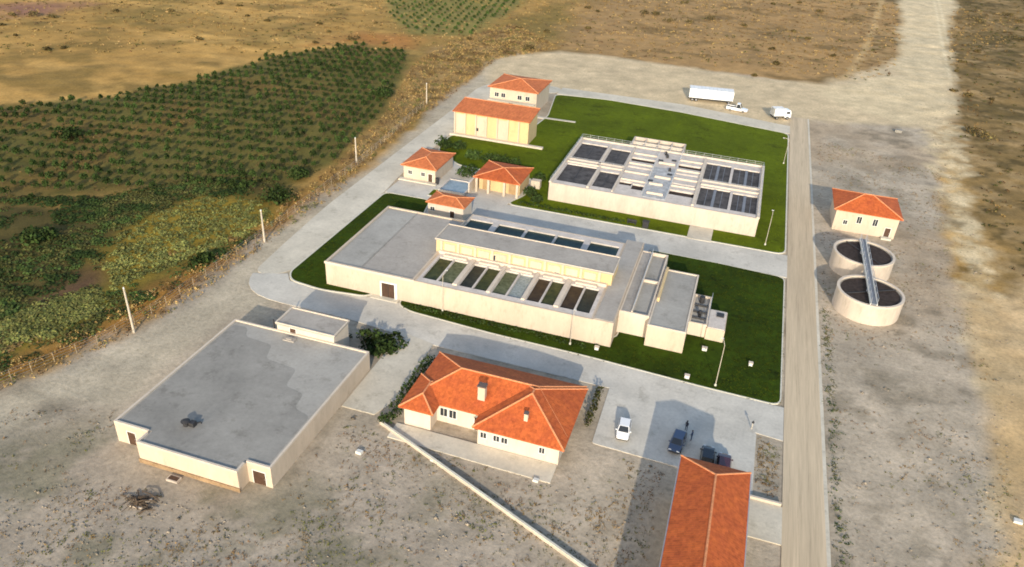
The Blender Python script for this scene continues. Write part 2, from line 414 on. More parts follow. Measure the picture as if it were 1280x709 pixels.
# ------------------------------------------------------------------ terrain
def build_ground():
    def axis(lo, hi, step, far):
        a = list(np.arange(lo, hi + step / 2, step))
        s = step; b = hi
        while b < far: s *= 1.35; b += s; a.append(b)
        s = step; b = lo
        while b > -far: s *= 1.35; b -= s; a.insert(0, b)
        return np.array(a)
    xs = axis(-320, 170, 1.0, 4000); ys = axis(20, 560, 1.0, 4000)
    X, Y = np.meshgrid(xs, ys)
    x, y = X.ravel(), Y.ravel()
    def blend(c, col, m):
        return c * (1 - m[:, None]) + np.array(col) * m[:, None]
    n1 = vnoise(x, y, 60, 1); n2 = vnoise(x, y, 14, 2); n3 = vnoise(x * .45, y * 1.6, 22, 3); n4 = vnoise(x, y, 4, 4)
    c = np.tile(np.array(S(172, 136, 76)), (len(x), 1))
    c = blend(c, S(196, 156, 90), np.clip((n3 - .47) * 5, 0, 1))
    c = blend(c, S(132, 108, 58), np.clip((n2 - .54) * 6, 0, 1) * .8)
    c = blend(c, S(110, 100, 52), np.clip((n1 - .55) * 5, 0, 1) * .5)
    c = blend(c, S(163, 132, 92), np.clip((x + 100) / 30, 0, 1) * np.clip((y - 200) / 40, 0, 1) * .75)
    c = blend(c, S(120, 98, 60), np.clip((vnoise(x, y, 9, 33) - .56) * 7, 0, 1) * np.clip((x + 90) / 30, 0, 1) * .7)
    c = blend(c, S(150, 110, 88), mask('purple', x, y, 12, 8, 5))
    c = blend(c, S(168, 120, 66), mask('reddirt', x, y, 8, 6, 6))
    c = blend(c, S(136, 112, 70), mask('rbrown', x, y, 10, 8, 7))
    c = blend(c, S(92, 78, 42), mask('rbrown', x, y, 10, 8, 7) * np.clip((vnoise(x, y, 26, 8) - .5) * 6, 0, 1) * .8)
    rf = np.clip((x - 40) / 8, 0, 1) * (1 - yard0(x, y))
    c = blend(c, S(86, 72, 40), rf * np.clip((vnoise(x, y, 5, 90, 4, .75) - .53) * 9, 0, 1) * .75)
    c = blend(c, S(176, 148, 104), rf * np.clip((vnoise(x, y, 7, 91, 4, .75) - .56) * 9, 0, 1) * .6)
    c = blend(c, S(126, 108, 56), mask('olivetop', x, y, 10, 8, 9) * .8)
    c = blend(c, S(106, 98, 50), mask('orchard', x, y, 4, 3, 10))
    c = blend(c, S(122, 100, 54), mask('orchard', x, y, 4, 3, 10) * np.clip((vnoise(x, y, 18, 12) - .5) * 6, 0, 1) * .8)
    c = blend(c, S(138, 126, 70), mask('orchardb', x, y, 5, 3, 11))
    c = blend(c, S(86, 76, 40), mask('weeds', x, y, 6, 5, 13))
    c = blend(c, S(138, 116, 42), mask('olive', x, y, 8, 6, 14))
    c = blend(c, S(118, 108, 38), mask('olive2', x, y, 6, 5, 15))
    c = blend(c, S(100, 76, 54), mask('brownpatch', x, y, 5, 4, 16))
    c = blend(c, S(160, 116, 56), mask('drystrip', x, y, 4, 3, 17, 7))
    c = blend(c, S(158, 132, 86), mask('drystrip', x, y, 4, 3, 17, 7) * np.clip((y - 120) / 40, 0, 1) * .85)
    c = blend(c, S(104, 82, 36), mask('drystrip', x, y, 4, 3, 17, 7) * np.clip((n4 - .48) * 6, 0, 1) * .75)
    yard = mask('yard', x, y, 3.5, 3.0, 18, 8)
    c = blend(c, S(182, 168, 148), yard)
    c = blend(c, S(158, 147, 130), yard * np.clip((n2 - .46) * 5, 0, 1) * .7)
    c = blend(c, S(172, 152, 126), yard * np.clip((vnoise(x, y, 24, 19) - .52) * 6, 0, 1) * .7)
    mot = vnoise(x, y, 5, 70, 3, .7); mot2 = vnoise(x, y, 45, 71)
    c = blend(c, S(124, 114, 96), yard * np.clip((mot - .56) * 9, 0, 1) * np.clip((mot2 - .35) * 3, 0, 1) * .6)
    yg = mask('yardgreen', x, y, 12, 8, 20)
    c = blend(c, S(168, 155, 138), yg * yard * .8)
    c = blend(c, S(118, 114, 92), yg * yard * np.clip((vnoise(x, y, 8, 21, 5, .7) - .46) * 6, 0, 1) * .7)
    c = blend(c, S(182, 170, 148), mask('shoulder', x, y, 2.5, 1.8, 22, 5) * .85)
    c = blend(c, S(204, 184, 150), mask('dirtyard', x, y, 5, 3, 23, 9))
    c = blend(c, S(212, 193, 157), mask('track', x, y, 5, 4, 24, 9))
    c = blend(c, S(214, 194, 156), mask('track2', x, y, 3, 5, 25, 6) * (.35 + .6 * np.clip((vnoise(x, y, 5, 92, 4, .75) - .4) * 5, 0, 1)))
    c = blend(c, S(190, 163, 122), np.clip((x - 38) / 4, 0, 1) * np.clip((150 - y) / 12, 0, 1) * (1 - yard0(x, y)) * .85)
    c = blend(c, S(206, 178, 136), mask('sand', x, y, 4, 6, 26, 7) * (.45 + .5 * np.clip((vnoise(x, y, 4, 93, 4, .75) - .42) * 6, 0, 1)))
    c = blend(c, S(196, 168, 128), mask('sand2', x, y, 3, 3, 27, 6) * (.5 + .5 * np.clip((vnoise(x, y, 3, 94, 4, .75) - .42) * 6, 0, 1)))
    c = blend(c, S(196, 166, 118), mask('smallpath', x, y, 2, 1.5, 28, 6) * .8)
    # wheel ruts on the dirt yard and the track
    rut = np.exp(-((np.abs(x - 68 - (y - 280) * .11) - 1.2) / .5) ** 2) * (y > 260)
    c = blend(c, S(236, 220, 184), rut * mask('track', x, y, 5, 4, 24, 9) * .6)
    c *= (0.86 + 0.28 * n4)[:, None]
    c *= (0.88 + 0.24 * vnoise(x, y, 2.2, 72, 2))[:, None]
    inner = np.clip(sdist(Z['yard'], x, y) / 6, 0, 1)
    z = -0.12 * n4 * inner - 0.02 + (1 - inner) * ((n2 - .5) * 0.7 + (n4 - .5) * .35 + (n1 - .5) * 2.0 * np.clip(-sdist(Z['yard'], x, y) / 60, 0, 1))
    nx, ny = len(xs), len(ys)
    i = np.arange(nx * ny).reshape(ny, nx)
    F = np.stack([i[:-1, :-1], i[:-1, 1:], i[1:, 1:], i[1:, :-1]], -1).reshape(-1, 4)
    o = np_mesh('ground', np.stack([x, y, z], 1), F, c, 'ground')
    o.data.polygons.foreach_set('use_smooth', [True] * len(F))
    tag(o, 'dry fields and bare gravel yard around the site', 'ground', kind='structure')

def gz(x, y):
    """terrain height used for planting (same formula as the sheet)"""
    x = np.asarray(x, float); y = np.asarray(y, float)
    n1 = vnoise(x, y, 60, 1); n2 = vnoise(x, y, 14, 2); n4 = vnoise(x, y, 4, 4)
    sd = sdist(Z['yard'], x, y); inner = np.clip(sd / 6, 0, 1)
    return -0.12 * n4 * inner - 0.02 + (1 - inner) * ((n2 - .5) * 0.7 + (n4 - .5) * .35 + (n1 - .5) * 2.0 * np.clip(-sd / 60, 0, 1))

def scatter(zone, n, seed=0, margin=0.0, dens=None, clip=None):
    p = np.array(Z[zone]) if isinstance(zone, str) else np.array(zone)
    lo, hi = p.min(0), p.max(0)
    if clip: lo = np.maximum(lo, clip[:2]); hi = np.minimum(hi, clip[2:])
    r = np.random.default_rng(seed)
    out = []
    while sum(map(len, out)) < n:
        q = r.uniform(lo, hi, (n * 2, 2))
        k = sdist(p, q[:, 0], q[:, 1]) > margin
        if dens is not None: k &= dens(q[:, 0], q[:, 1]) > r.random(len(q))
        out.append(q[k])
        if len(out) > 60: break
    return np.concatenate(out)[:n]

# ------------------------------------------------------------------ roads, lawns, kerbs
def sheet(name, poly, z, mat, label, cat, thick=0.3):
    mb = MB(); mb.prism(poly, z - thick, z)
    o = mb.build(name, mat, None, (poly[0][0], poly[0][1], 0))
    tag(o, label, cat, kind='structure')
    return o

def rounded(poly, r=1.2, n=4):
    out = []
    m = len(poly)
    for i in range(m):
        p = np.array(poly[i], float); a = np.array(poly[i - 1], float); b = np.array(poly[(i + 1) % m], float)
        la, lb = np.linalg.norm(a - p), np.linalg.norm(b - p)
        k = min(r, la * .45, lb * .45)
        s = p + (a - p) / la * k; e = p + (b - p) / lb * k
        for t in np.linspace(0, 1, n + 1):
            out.append(tuple((1 - t) ** 2 * s + 2 * t * (1 - t) * p + t * t * e))
    return out

def kerb_ring(poly, w=0.28, h=0.13):
    """a closed kerb round an outline"""
    p = [np.array(q, float) for q in poly]; n = len(p)
    area = sum(p[i][0] * p[(i + 1) % n][1] - p[(i + 1) % n][0] * p[i][1] for i in range(n))
    sg = 1 if area > 0 else -1
    outer = []
    for i in range(n):
        d1 = p[i] - p[i - 1]; d2 = p[(i + 1) % n] - p[i]
        d = d1 / (np.linalg.norm(d1) + 1e-9) + d2 / (np.linalg.norm(d2) + 1e-9); d /= np.linalg.norm(d) + 1e-9
        outer.append(p[i] + sg * np.array((d[1], -d[0])) * w)
    vs = [(*q, z) for ring, z in ((p, h), (outer, h), (outer, -0.2), (p, -0.2)) for q in ring]
    fs = []
    for k in range(4):
        for i in range(n):
            j = (i + 1) % n; a = k * n; b = ((k + 1) % 4) * n
            fs.append((a + i, a + j, b + j, b + i))
    return MB().add(vs, fs)

LAWN_D = rounded([(-44.6, 146.4), (14.1, 146.7), (14.1, 225.4), (-17.4, 231.0), (-40.0, 232.8), (-56.0, 230.6), (-52.5, 209.0), (-54.0, 193.0),
                  (-71.8, 181.5), (-70.6, 170.0), (-62.0, 162.8), (-42.0, 162.0), (-42.0, 152.5)], 2.2)
LAWN_B = rounded([(-48.8, 101.7), (-48.4, 100.0), (-46.0, 98.9), (-31.0, 97.9), (-14.7, 97.6), (3.0, 96.6), (14.0, 96.3), (14.1, 136.6), (2.0, 137.4), (-11.8, 137.4), (-11.8, 104.0), (-30, 102.5)], 1.6)
LAWN_L = rounded([(-70.9, 102.4), (-69.2, 100.1), (-63.0, 99.3), (-54.4, 100.4), (-54.3, 104.5), (-61.8, 104.5), (-61.8, 126.5), (-52.0, 127.0), (-52.0, 132.8), (-58.9, 133.2), (-60.5, 141.2), (-70.9, 141.0)], 1.6)
LAWN_S = rounded([(-62.0, 143.5), (-54.2, 143.5), (-54.2, 147.0), (-62.0, 147.0)], .5)

build_ground()
sheet('left_road', rounded([(-76.9, 99.5), (-71.1, 101.8), (-71.3, 141), (-72.3, 150), (-72.3, 224), (-71.2, 230.3), (-56, 231.6), (-56, 239), (-70, 238.5), (-77.5, 234.5), (-80.5, 226), (-79.4, 200), (-79.2, 130), (-78, 112)], 4.0),
      0.012, 'pale_road', 'pale concrete road along the left side of the site', 'road')
sheet('front_road', [(-76.8, 99.6), (-76.3, 98.0), (-75.4, 96.3), (-74.0, 94.9), (-72, 93.8), (-69.6, 93.2), (-67, 93.0), (-54, 92.9), (-38.7, 91.3), (-10.3, 91.0), (14.6, 88.4), (14.6, 96.0), (3, 96.3), (-14.7, 97.5), (-31, 97.7), (-46.2, 98.6), (-48.9, 100.6), (-54.2, 101.2), (-54.3, 100.2), (-63, 99.0), (-69.5, 99.8), (-71.1, 101.8)],
      0.016, 'asphalt', 'worn grey road in front of the long basin building', 'road')
sheet('parking_lot', rounded([(-10.3, 91.05), (-10.1, 78.4), (1.2, 78.0), (9.9, 76.4), (11.0, 76.2), (11.0, 88.75)], .4), 0.020, 'asphalt', 'open parking area beside the tiled office', 'parking lot')
sheet('right_road', [(14.65, 30), (19.7, 30), (19.7, 243), (14.65, 243)], 0.024, 'beige_road', 'straight dusty beige road on the right', 'road')
sheet('right_road_verge', [(19.7, 30), (20.15, 30), (20.15, 243), (19.7, 243)], 0.028, 'pale_road', 'pale concrete edge strip of the dusty road', 'kerb')
sheet('middle_road', [(-71.3, 141.3), (-60.2, 141.5), (-58.6, 133), (-51.6, 130.2), (-11.8, 129.6), (-11.8, 137.6), (2, 137.7), (14.65, 136.9), (14.65, 146.4), (-44.6, 146.1), (-42.2, 152.4), (-42.2, 161.8), (-62, 162.5), (-71.0, 170)],
      0.028, 'asphalt', 'grey road and yard between the basins and the settling tanks', 'road')
sheet('top_road', [(-56, 231.6), (-40, 233.1), (-17.4, 231.3), (14.65, 225.7), (14.65, 233), (-17, 239.5), (-56, 239)], 0.032, 'pale_road', 'pale concrete road along the far side of the lawn', 'road')
sheet('driveway', [(-45.2, 92.95), (-38.6, 91.5), (-38.2, 77), (-39.6, 73.0), (-44.6, 73.0), (-44.6, 86.9)], 0.036, 'pale_road', 'pale concrete driveway between warehouse and office', 'driveway')
sheet('tiled_house_forecourt', [(10.2, 69.4), (14.65, 69.4), (14.65, 75.6), (10.2, 75.6)], 0.040, 'pale_road', 'pale concrete pad right of the red roof block', 'pavement')
sheet('lower_forecourt', [(10.2, 45), (14.65, 45), (14.65, 61.5), (10.2, 61.5)], 0.008, 'asphalt', 'grey strip right of the red roof block', 'pavement')
sheet('door_apron', [(-54.0, 100.2), (-49.0, 100.2), (-49.0, 101.5), (-54.0, 101.5)], 0.14, 'pale_road', 'pale apron in front of the dark doorway', 'pavement')
sheet('settling_path', [(-5.4, 146.0), (-0.5, 146.0), (-0.5, 152.8), (-5.4, 152.8)], 0.15, 'pale_road', 'short pale path up to the settling tanks', 'path')
sheet('lawn_path', [(-56, 206.0), (-44, 206.6), (-44, 207.6), (-56, 207.2)], 0.15, 'pale_road', 'narrow pale path across the far lawn', 'path')
sheet('office_terrace', [(-36, 69.6), (-13.4, 69.2), (-13.4, 72.6), (-36, 72.6)], 0.05, 'pale_road', 'pale paved terrace in front of the tiled office', 'pavement')
for nm, poly, lab in (('lawn', LAWN_D, 'green lawn around the settling tanks'), ('lawn', LAWN_B, 'green lawn right of the basin building'),
                      ('lawn', LAWN_L, 'dark green lawn strip left of the basin building'), ('lawn', LAWN_S, 'small green bed behind the pump huts')):
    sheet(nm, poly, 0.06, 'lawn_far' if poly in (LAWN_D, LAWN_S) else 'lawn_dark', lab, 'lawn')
    o = kerb_ring(poly, .2 if poly is LAWN_B else .28, .09 if poly is LAWN_B else .13).build('kerb', 'kerb', None, (poly[0][0], poly[0][1], 0))
    tag(o, 'pale concrete kerb of the ' + lab, 'kerb', kind='structure')

# ------------------------------------------------------------------ building helpers
def hip_roof(parent, x0, x1, y0, y1, z, slope, mat='tile', thick=0.18, name='roof'):
    w, d = x1 - x0, y1 - y0
    h = min(w, d) / 2 * slope
    if w >= d: a, b = (x0 + d / 2, (y0 + y1) / 2), (x1 - d / 2, (y0 + y1) / 2)
    else: a, b = ((x0 + x1) / 2, y0 + w / 2), ((x0 + x1) / 2, y1 - w / 2)
    c = [(x0, y0), (x1, y0), (x1, y1), (x0, y1)]
    vs = [(*p, z) for p in c] + [(*p, z + thick) for p in c] + [(*a, z + thick + h), (*b, z + thick + h)]
    fs = [(3, 2, 1, 0), (0, 1, 5, 4), (1, 2, 6, 5), (2, 3, 7, 6), (3, 0, 4, 7)]
    if w >= d: fs += [(4, 5, 9, 8), (5, 6, 9), (6, 7, 8, 9), (7, 4, 8)]
    else: fs += [(4, 5, 8), (5, 6, 9, 8), (6, 7, 9), (7, 4, 8, 9)]
    r = MB().add(vs, fs).build(name, mat, parent)
    cap = MB(); T = vs
    edges = [(8, 9), (4, 8), (5, 9 if w >= d else 8), (6, 9), (7, 8 if w >= d else 9)]
    for i, j in edges:
        if np.linalg.norm(np.subtract(T[i], T[j])) > .3:
            cap.tube([T[i], T[j]], 0.13, 6)
    cap.build('ridge_tiles', 'ridge', r)
    return r

def shed_roof(parent, x0, x1, y0, y1, z0, z1, mat='tile', thick=0.18):
    vs = [(x0, y0, z0), (x1, y0, z0), (x1, y1, z1), (x0, y1, z1)]
    vs += [(x, y, z + thick) for x, y, z in vs]
    fs = [(3, 2, 1, 0), (4, 5, 6, 7), (0, 1, 5, 4), (1, 2, 6, 5), (2, 3, 7, 6), (3, 0, 4, 7)]
    r = MB().add(vs, fs).build('roof', mat, parent)
    MB().tube([(x0, y1, z1 + thick), (x1, y1, z1 + thick)], 0.12).build('ridge_tiles', 'ridge', r)
    return r

def gable_roof(parent, x0, x1, y0, y1, z, h, mat='tile', thick=0.18):
    ym = (y0 + y1) / 2
    vs = [(x0, y0, z), (x1, y0, z), (x1, y1, z), (x0, y1, z), (x0, y0, z + thick), (x1, y0, z + thick), (x1, y1, z + thick), (x0, y1, z + thick),
          (x0, ym, z + h), (x1, ym, z + h)]
    fs = [(3, 2, 1, 0), (0, 1, 5, 4), (2, 3, 7, 6), (4, 5, 9, 8), (6, 7, 8, 9), (1, 2, 6, 9, 5), (3, 0, 4, 8, 7)]
    r = MB().add(vs, fs).build('roof', mat, parent)
    MB().tube([(x0, ym, z + h), (x1, ym, z + h)], 0.12).build('ridge_tiles', 'ridge', r)
    return r

def walls_box(parent, x0, x1, y0, y1, z, mat='wall', z0=-0.2):
    return MB().box(x0, x1, y0, y1, z0, z).build('wall', mat, parent)

def window(parent, x, z, y, w=1.1, h=1.2):
    """window in a wall that faces the viewer's side"""
    f = MB()
    t = .09
    f.box(x - w / 2 - t, x + w / 2 + t, y - .06, y + .02, z + h, z + h + t)
    f.box(x - w / 2 - t, x + w / 2 + t, y - .10, y + .02, z - t, z)
    f.box(x - w / 2 - t, x - w / 2, y - .06, y + .02, z, z + h)
    f.box(x + w / 2, x + w / 2 + t, y - .06, y + .02, z, z + h)
    f.box(x - .03, x + .03, y - .05, y + .01, z, z + h)
    fo = f.build('window', 'frame', parent)
    MB().box(x - w / 2, x + w / 2, y - .025, y + .015, z, z + h).build('pane', 'glass', fo)
    return fo

def side_window(parent, y, z, x, w=1.1, h=1.2):
    """window in a wall that faces right"""
    f = MB(); t = .09
    f.box(x - .02, x + .06, y - w / 2 - t, y + w / 2 + t, z + h, z + h + t)
    f.box(x - .02, x + .10, y - w / 2 - t, y + w / 2 + t, z - t, z)
    f.box(x - .02, x + .06, y - w / 2 - t, y - w / 2, z, z + h)
    f.box(x - .02, x + .06, y + w / 2, y + w / 2 + t, z, z + h)
    fo = f.build('window', 'frame', parent)
    MB().box(x - .015, x + .025, y - w / 2, y + w / 2, z, z + h).build('pane', 'glass', fo)
    return fo

def door(parent, x, y, w=1.1, h=2.1, mat='brown', z=0.0):
    d = MB().box(x - w / 2, x + w / 2, y - .05, y + .03, z, z + h).build('door', mat, parent)
    f = MB(); t = .1
    f.box(x - w / 2 - t, x + w / 2 + t, y - .08, y + .02, z + h, z + h + t)
    f.box(x - w / 2 - t, x - w / 2, y - .08, y + .02, z, z + h)
    f.box(x + w / 2, x + w / 2 + t, y - .08, y + .02, z, z + h)
    f.build('door_frame', 'frame', d)
    MB().bbox(x + w / 2 - .14, y - .08, z + h * .5, .12, .05, .05).build('handle', 'steel', d)
    return d

def ring_wall(mb, x0, x1, y0, y1, z0, z1, t=0.3, mi=0):
    mb.box(x0, x1, y0, y0 + t, z0, z1, mi); mb.box(x0, x1, y1 - t, y1, z0, z1, mi)
    mb.box(x0, x0 + t, y0 + t, y1 - t, z0, z1, mi); mb.box(x1 - t, x1, y0 + t, y1 - t, z0, z1, mi)
    return mb

def deck_cells(mb, x0, x1, y0, y1, z, cells, depth):
    """a flat deck with open rectangular pits"""
    xs = sorted({x0, x1, *[c[0] for c in cells], *[c[1] for c in cells]})
    ys = sorted({y0, y1, *[c[2] for c in cells], *[c[3] for c in cells]})
    for i in range(len(xs) - 1):
        for j in range(len(ys) - 1):
            mx, my = (xs[i] + xs[i + 1]) / 2, (ys[j] + ys[j + 1]) / 2
            if any(c[0] < mx < c[1] and c[2] < my < c[3] for c in cells): continue
            mb.add([(xs[i], ys[j], z), (xs[i + 1], ys[j], z), (xs[i + 1], ys[j + 1], z), (xs[i], ys[j + 1], z)], [(0, 1, 2, 3)])
    for a, b, c, d in cells:
        p = [(a, c), (b, c), (b, d), (a, d)]
        for k in range(4):
            q, r = p[k], p[(k + 1) % 4]
            mb.add([(*q, z), (*r, z), (*r, z - depth), (*q, z - depth)], [(0, 1, 2, 3)])
    return mb

def liquid(parent, name, cell, z, mat):
    a, b, c, d = cell
    return MB().box(a - .02, b + .02, c - .02, d + .02, z - .4, z).build(name, mat, parent)

def rail(parent, pts, z, h=1.0, step=2.0, name='handrail', mat='steel', r=0.035):
    mb = MB()
    for (x0, y0), (x1, y1) in zip(pts, pts[1:]):
        L = math.hypot(x1 - x0, y1 - y0)
        n = max(1, int(L / step))
        for k in range(n + 1):
            x, y = x0 + (x1 - x0) * k / n, y0 + (y1 - y0) * k / n
            mb.box(x - .025, x + .025, y - .025, y + .025, z, z + h)
        for hh in (h * .5, h):
            mb.tube([(x0, y0, z + hh), (x1, y1, z + hh)], r, 5)
    return mb.build(name, mat, parent)

# ------------------------------------------------------------------ A: flat roofed warehouse (lower left)
t = thing('warehouse', 'low cream warehouse with a wide grey flat roof, lower left of the driveway', 'building', (-56.2, 69, 0))
FP = [(-67.6, 56.6), (-62.4, 56.6), (-62.4, 54.5), (-48.1, 54.5), (-48.1, 56.4), (-44.8, 56.4), (-44.8, 82.0), (-67.6, 82.0)]
MB().prism(FP, -0.2, 2.98).build('wall', 'wall', t)
inner = [(-67.3, 56.9), (-62.1, 56.9), (-62.1, 54.8), (-48.4, 54.8), (-48.4, 56.7), (-45.1, 56.7), (-45.1, 81.7), (-67.3, 81.7)]
MB().prism(inner, 2.985, 3.05).build('roof', 'roof_grey', t)
st = [(-67.1, 57.1), (-61.9, 57.1), (-61.9, 55.0), (-48.6, 55.0), (-48.6, 56.9), (-45.4, 56.9), (-45.4, 66.4), (-48.2, 67.2), (-48.6, 70.2), (-51.8, 70.8), (-52.4, 74.6), (-57.8, 75.2), (-58.8, 78.4), (-63.6, 78.8), (-64.6, 80.9), (-67.1, 80.9)]
MB().prism(rounded(st, .8), 3.052, 3.058).build('roof_patch', 'roof_stain', t)
mb = MB()
for (a, b) in zip(FP, FP[1:] + FP[:1]):
    ax, ay = a; bx, by = b
    x0, x1, y0, y1 = min(ax, bx), max(ax, bx), min(ay, by), max(ay, by)
    cx, cy = -56, 69
    if y0 == y1: s_ = .28 if y0 < cy else -.28; mb.box(x0, x1, min(y0, y0 + s_), max(y0, y0 + s_), 2.98, 3.26)
    else: s_ = .28 if x0 < cx else -.28; mb.box(min(x0, x0 + s_), max(x0, x0 + s_), y0 + .281, y1 - .281, 2.98, 3.255)
mb.build('parapet', 'wall_white', t)
MB().box(-62.5, -48.0, 54.35, 54.495, -.2, .55).build('plinth', surf('earth_stained_plinth', (0.30, 0.20, 0.11), .25, .5, 4.0), t)
door(t, -46.5, 56.4, 1.7, 2.1, 'brown')
door(t, -65.2, 56.6, 1.2, 2.1, 'brown')  # door shape added in place of the brown shadow in the left recess
v = MB().cyl(-58.9, 59.3, 3.05, 3.75, .38, .38, 12)
v.cyl(-58.9, 59.3, 3.75, 3.95, .6, .25, 12); v.box(-58.4, -57.7, 59.2, 59.9, 3.05, 3.7); v.tube([(-58.0, 59.5, 3.4), (-57.4, 60.3, 3.3), (-57.4, 60.3, 3.05)], .09)
v.build('roof_vent', 'dark', t)
v = MB().box(-58.0, -56.2, 80.0, 80.9, 3.05, 3.25); v.box(-57.6, -56.7, 80.2, 80.7, 3.25, 3.4)
v.build('roof_hatch', 'roof_warm', t)

t = thing('penthouse_block', 'small grey roofed block standing against the back of the warehouse', 'building', (-55.4, 84, 0))
MB().box(-60.2, -50.6, 82.05, 86.4, -.2, 4.2).build('wall', 'wall_white', t)
MB().box(-60.4, -50.4, 81.9, 86.6, 4.2, 4.42).build('roof', 'roof_warm', t)
ring_wall(MB(), -60.4, -50.4, 81.9, 86.6, 4.42, 4.58, .2).build('parapet', 'wall_white', t)
MB().cyl(-60.9, 82.3, 0, 4.6, .12, .12, 8).build('downpipe', 'dark', t)
door(t, -57.5, 82.05, 1.0, .9, 'brown', 3.1)

# ------------------------------------------------------------------ B: long basin building (centre)
t = thing('basin_building', 'long cream building with open water basins and a raised central hall', 'building', (-37, 115, 0))
HB = 4.5
wb = MB()
ring_wall(wb, -63.0, -46.4, 101.3, 126.0, -.2, HB + .15, .35)       # office wing ring
ring_wall(wb, -46.4, -15.6, 101.3, 129.6, -.2, HB, .35)             # basin ring
wb.build('wall', 'wall', t)
MB().box(-62.65, -56.62, 101.65, 125.65, 4.0, HB - .12).build('roof', 'roof_grey', t)
MB().box(-56.38, -46.75, 101.65, 125.65, 4.0, HB - .09).build('roof', 'roof_warm', t)
MB().box(-56.62, -56.38, 101.65, 125.65, 4.0, HB - .02).build('roof_seam', 'roof_stain', t)
cells = []
bays = [(-45.6, -40.1), (-39.0, -34.1), (-33.2, -28.1), (-27.2, -22.6), (-21.5, -16.6)]
for a, b in bays:
    m_ = (a + b) / 2
    cells += [(a, m_ - .14, 102.9, 110.9), (m_ + .14, b, 102.9, 110.9)]
rear = [(-46.0, -41.3), (-40.1, -34.7), (-34.2, -28.7), (-28.3, -23.1), (-21.9, -16.4)]
rcells = [(a, b, 121.6, 127.6) for a, b in rear]
deck_cells(MB(), -46.05, -15.95, 101.65, 129.25, HB - .02, cells + rcells, 2.0).build('deck', 'deck', t)
wm = ['water_green', 'water_mix', 'water_dark', 'water_green', 'water_mix', 'foam', 'water_brown', 'water_green', 'water_brown', 'water_dark']
for c_, m_ in zip(cells, wm):
    w_ = liquid(t, 'basin_water', c_, HB - .38, m_)
for c_ in rcells: liquid(t, 'rear_basin_water', c_, HB - .3, 'water_teal')
mb = MB()
for (a, b), (c, d) in zip(bays, bays[1:]):
    mb.box(b + .15, c - .15, 102.6, 112.3, HB - .015, HB + .28)
mb.box(-46.3, -15.7, 112.0, 112.5, HB - .015, HB + .5)
for a, b in bays:
    mb.box(a + .6, b - .6, 111.2, 111.95, HB - .015, HB + .3)
mb.build('walkway', 'wall_white', t)
h = MB().box(-47.0, -15.0, 112.6, 118.6, -.2, 6.85).build('hall', 'wall_warm', t)
MB().box(-47.2, -14.8, 112.4, 118.8, 6.85, 7.05).build('hall_roof', 'roof_warm', h)
ring_wall(MB(), -47.2, -14.8, 112.4, 118.8, 7.05, 7.18, .18).build('hall_parapet', 'wall_white', h)
for k in range(10):
    x = -46.2 + k * 3.2
    MB().box(x, x + .45, 112.42, 112.6, HB, 6.84).build('pilaster', 'wall', h)
for k in range(9):
    x = -46.2 + k * 3.2 + .45
    MB().box(x + .35, x + 2.4, 112.5, 112.6, HB + .6, 6.4).build('wall_panel', 'wall', h)
window(h, -24.6, 4.9, 112.6, .8, 1.1)
window(h, -36.2, 4.9, 112.6, .8, 1.1)
MB().box(-15.59, -12.3, 101.3, 131.0, -.2, 4.62).build('cross_wing', 'wall', t)
MB().box(-15.4, -12.5, 101.6, 130.8, 4.62, 4.70).build('cross_wing_roof', 'roof_warm', t)
d = MB().box(-52.3, -49.9, 101.22, 101.32, 0, 2.9).build('door', 'brown', t)
f = MB(); f.box(-52.6, -52.3, 101.12, 101.31, 0, 3.15); f.box(-49.9, -49.4, 101.12, 101.31, 0, 3.15); f.box(-52.3, -49.9, 101.12, 101.31, 2.9, 3.15)
f.build('door_frame', 'frame', d)
MB().box(-51.13, -51.07, 101.18, 101.22, 0, 2.9).build('door_leaf_edge', 'dark', d)
MB().box(-63.1, -46.3, 101.17, 101.298, HB - .25, HB + .16).build('cornice', 'wall_white', t)

mb = MB()
for x in (-12.25, -7.65): mb.box(x, x + .28, 106.5, 128.4, -.2, 4.2)
mb.box(-12.25, -7.37, 106.2, 106.5, -.2, 4.2); mb.box(-12.25, -7.37, 128.4, 128.7, -.2, 4.2)
c = thing('channel_block', 'narrow open concrete channels between the basin building and its annex', 'building', (-9.8, 117, 0))
mb.build('wall', 'wall_white', c)
MB().box(-11.97, -10.4, 106.5, 128.4, 2.6, 4.05).build('walkway', 'roof_warm', c)
MB().box(-10.4, -10.15, 106.5, 128.4, 2.6, 4.35).build('divider', 'wall_white', c)
MB().box(-10.15, -7.65, 106.5, 128.4, 2.0, 3.6).build('channel_floor', 'roof_grey', c)
MB().box(-10.15, -7.65, 118.0, 118.35, 3.6, 4.1).build('cross_wall', 'wall_white', c)
rail(c, [(-10.2, 107), (-10.2, 128)], 4.35, .9)

c = thing('annex', 'flat grey roofed annex at the right end of the basin building', 'building', (-4.2, 114, 0))
MB().box(-7.3, -1.2, 104.0, 123.6, -.2, 3.8).build('wall', 'wall', c)
MB().box(-7.0, -1.5, 104.3, 123.3, 3.8, 3.86).build('roof', 'roof_grey', c)
ring_wall(MB(), -7.3, -1.2, 104.0, 123.6, 3.8, 4.05, .28).build('parapet', 'wall_white', c)
MB().box(-7.0, -6.6, 112, 123.3, 3.86, 4.6).build('roof_kerb', 'wall_warm', c)

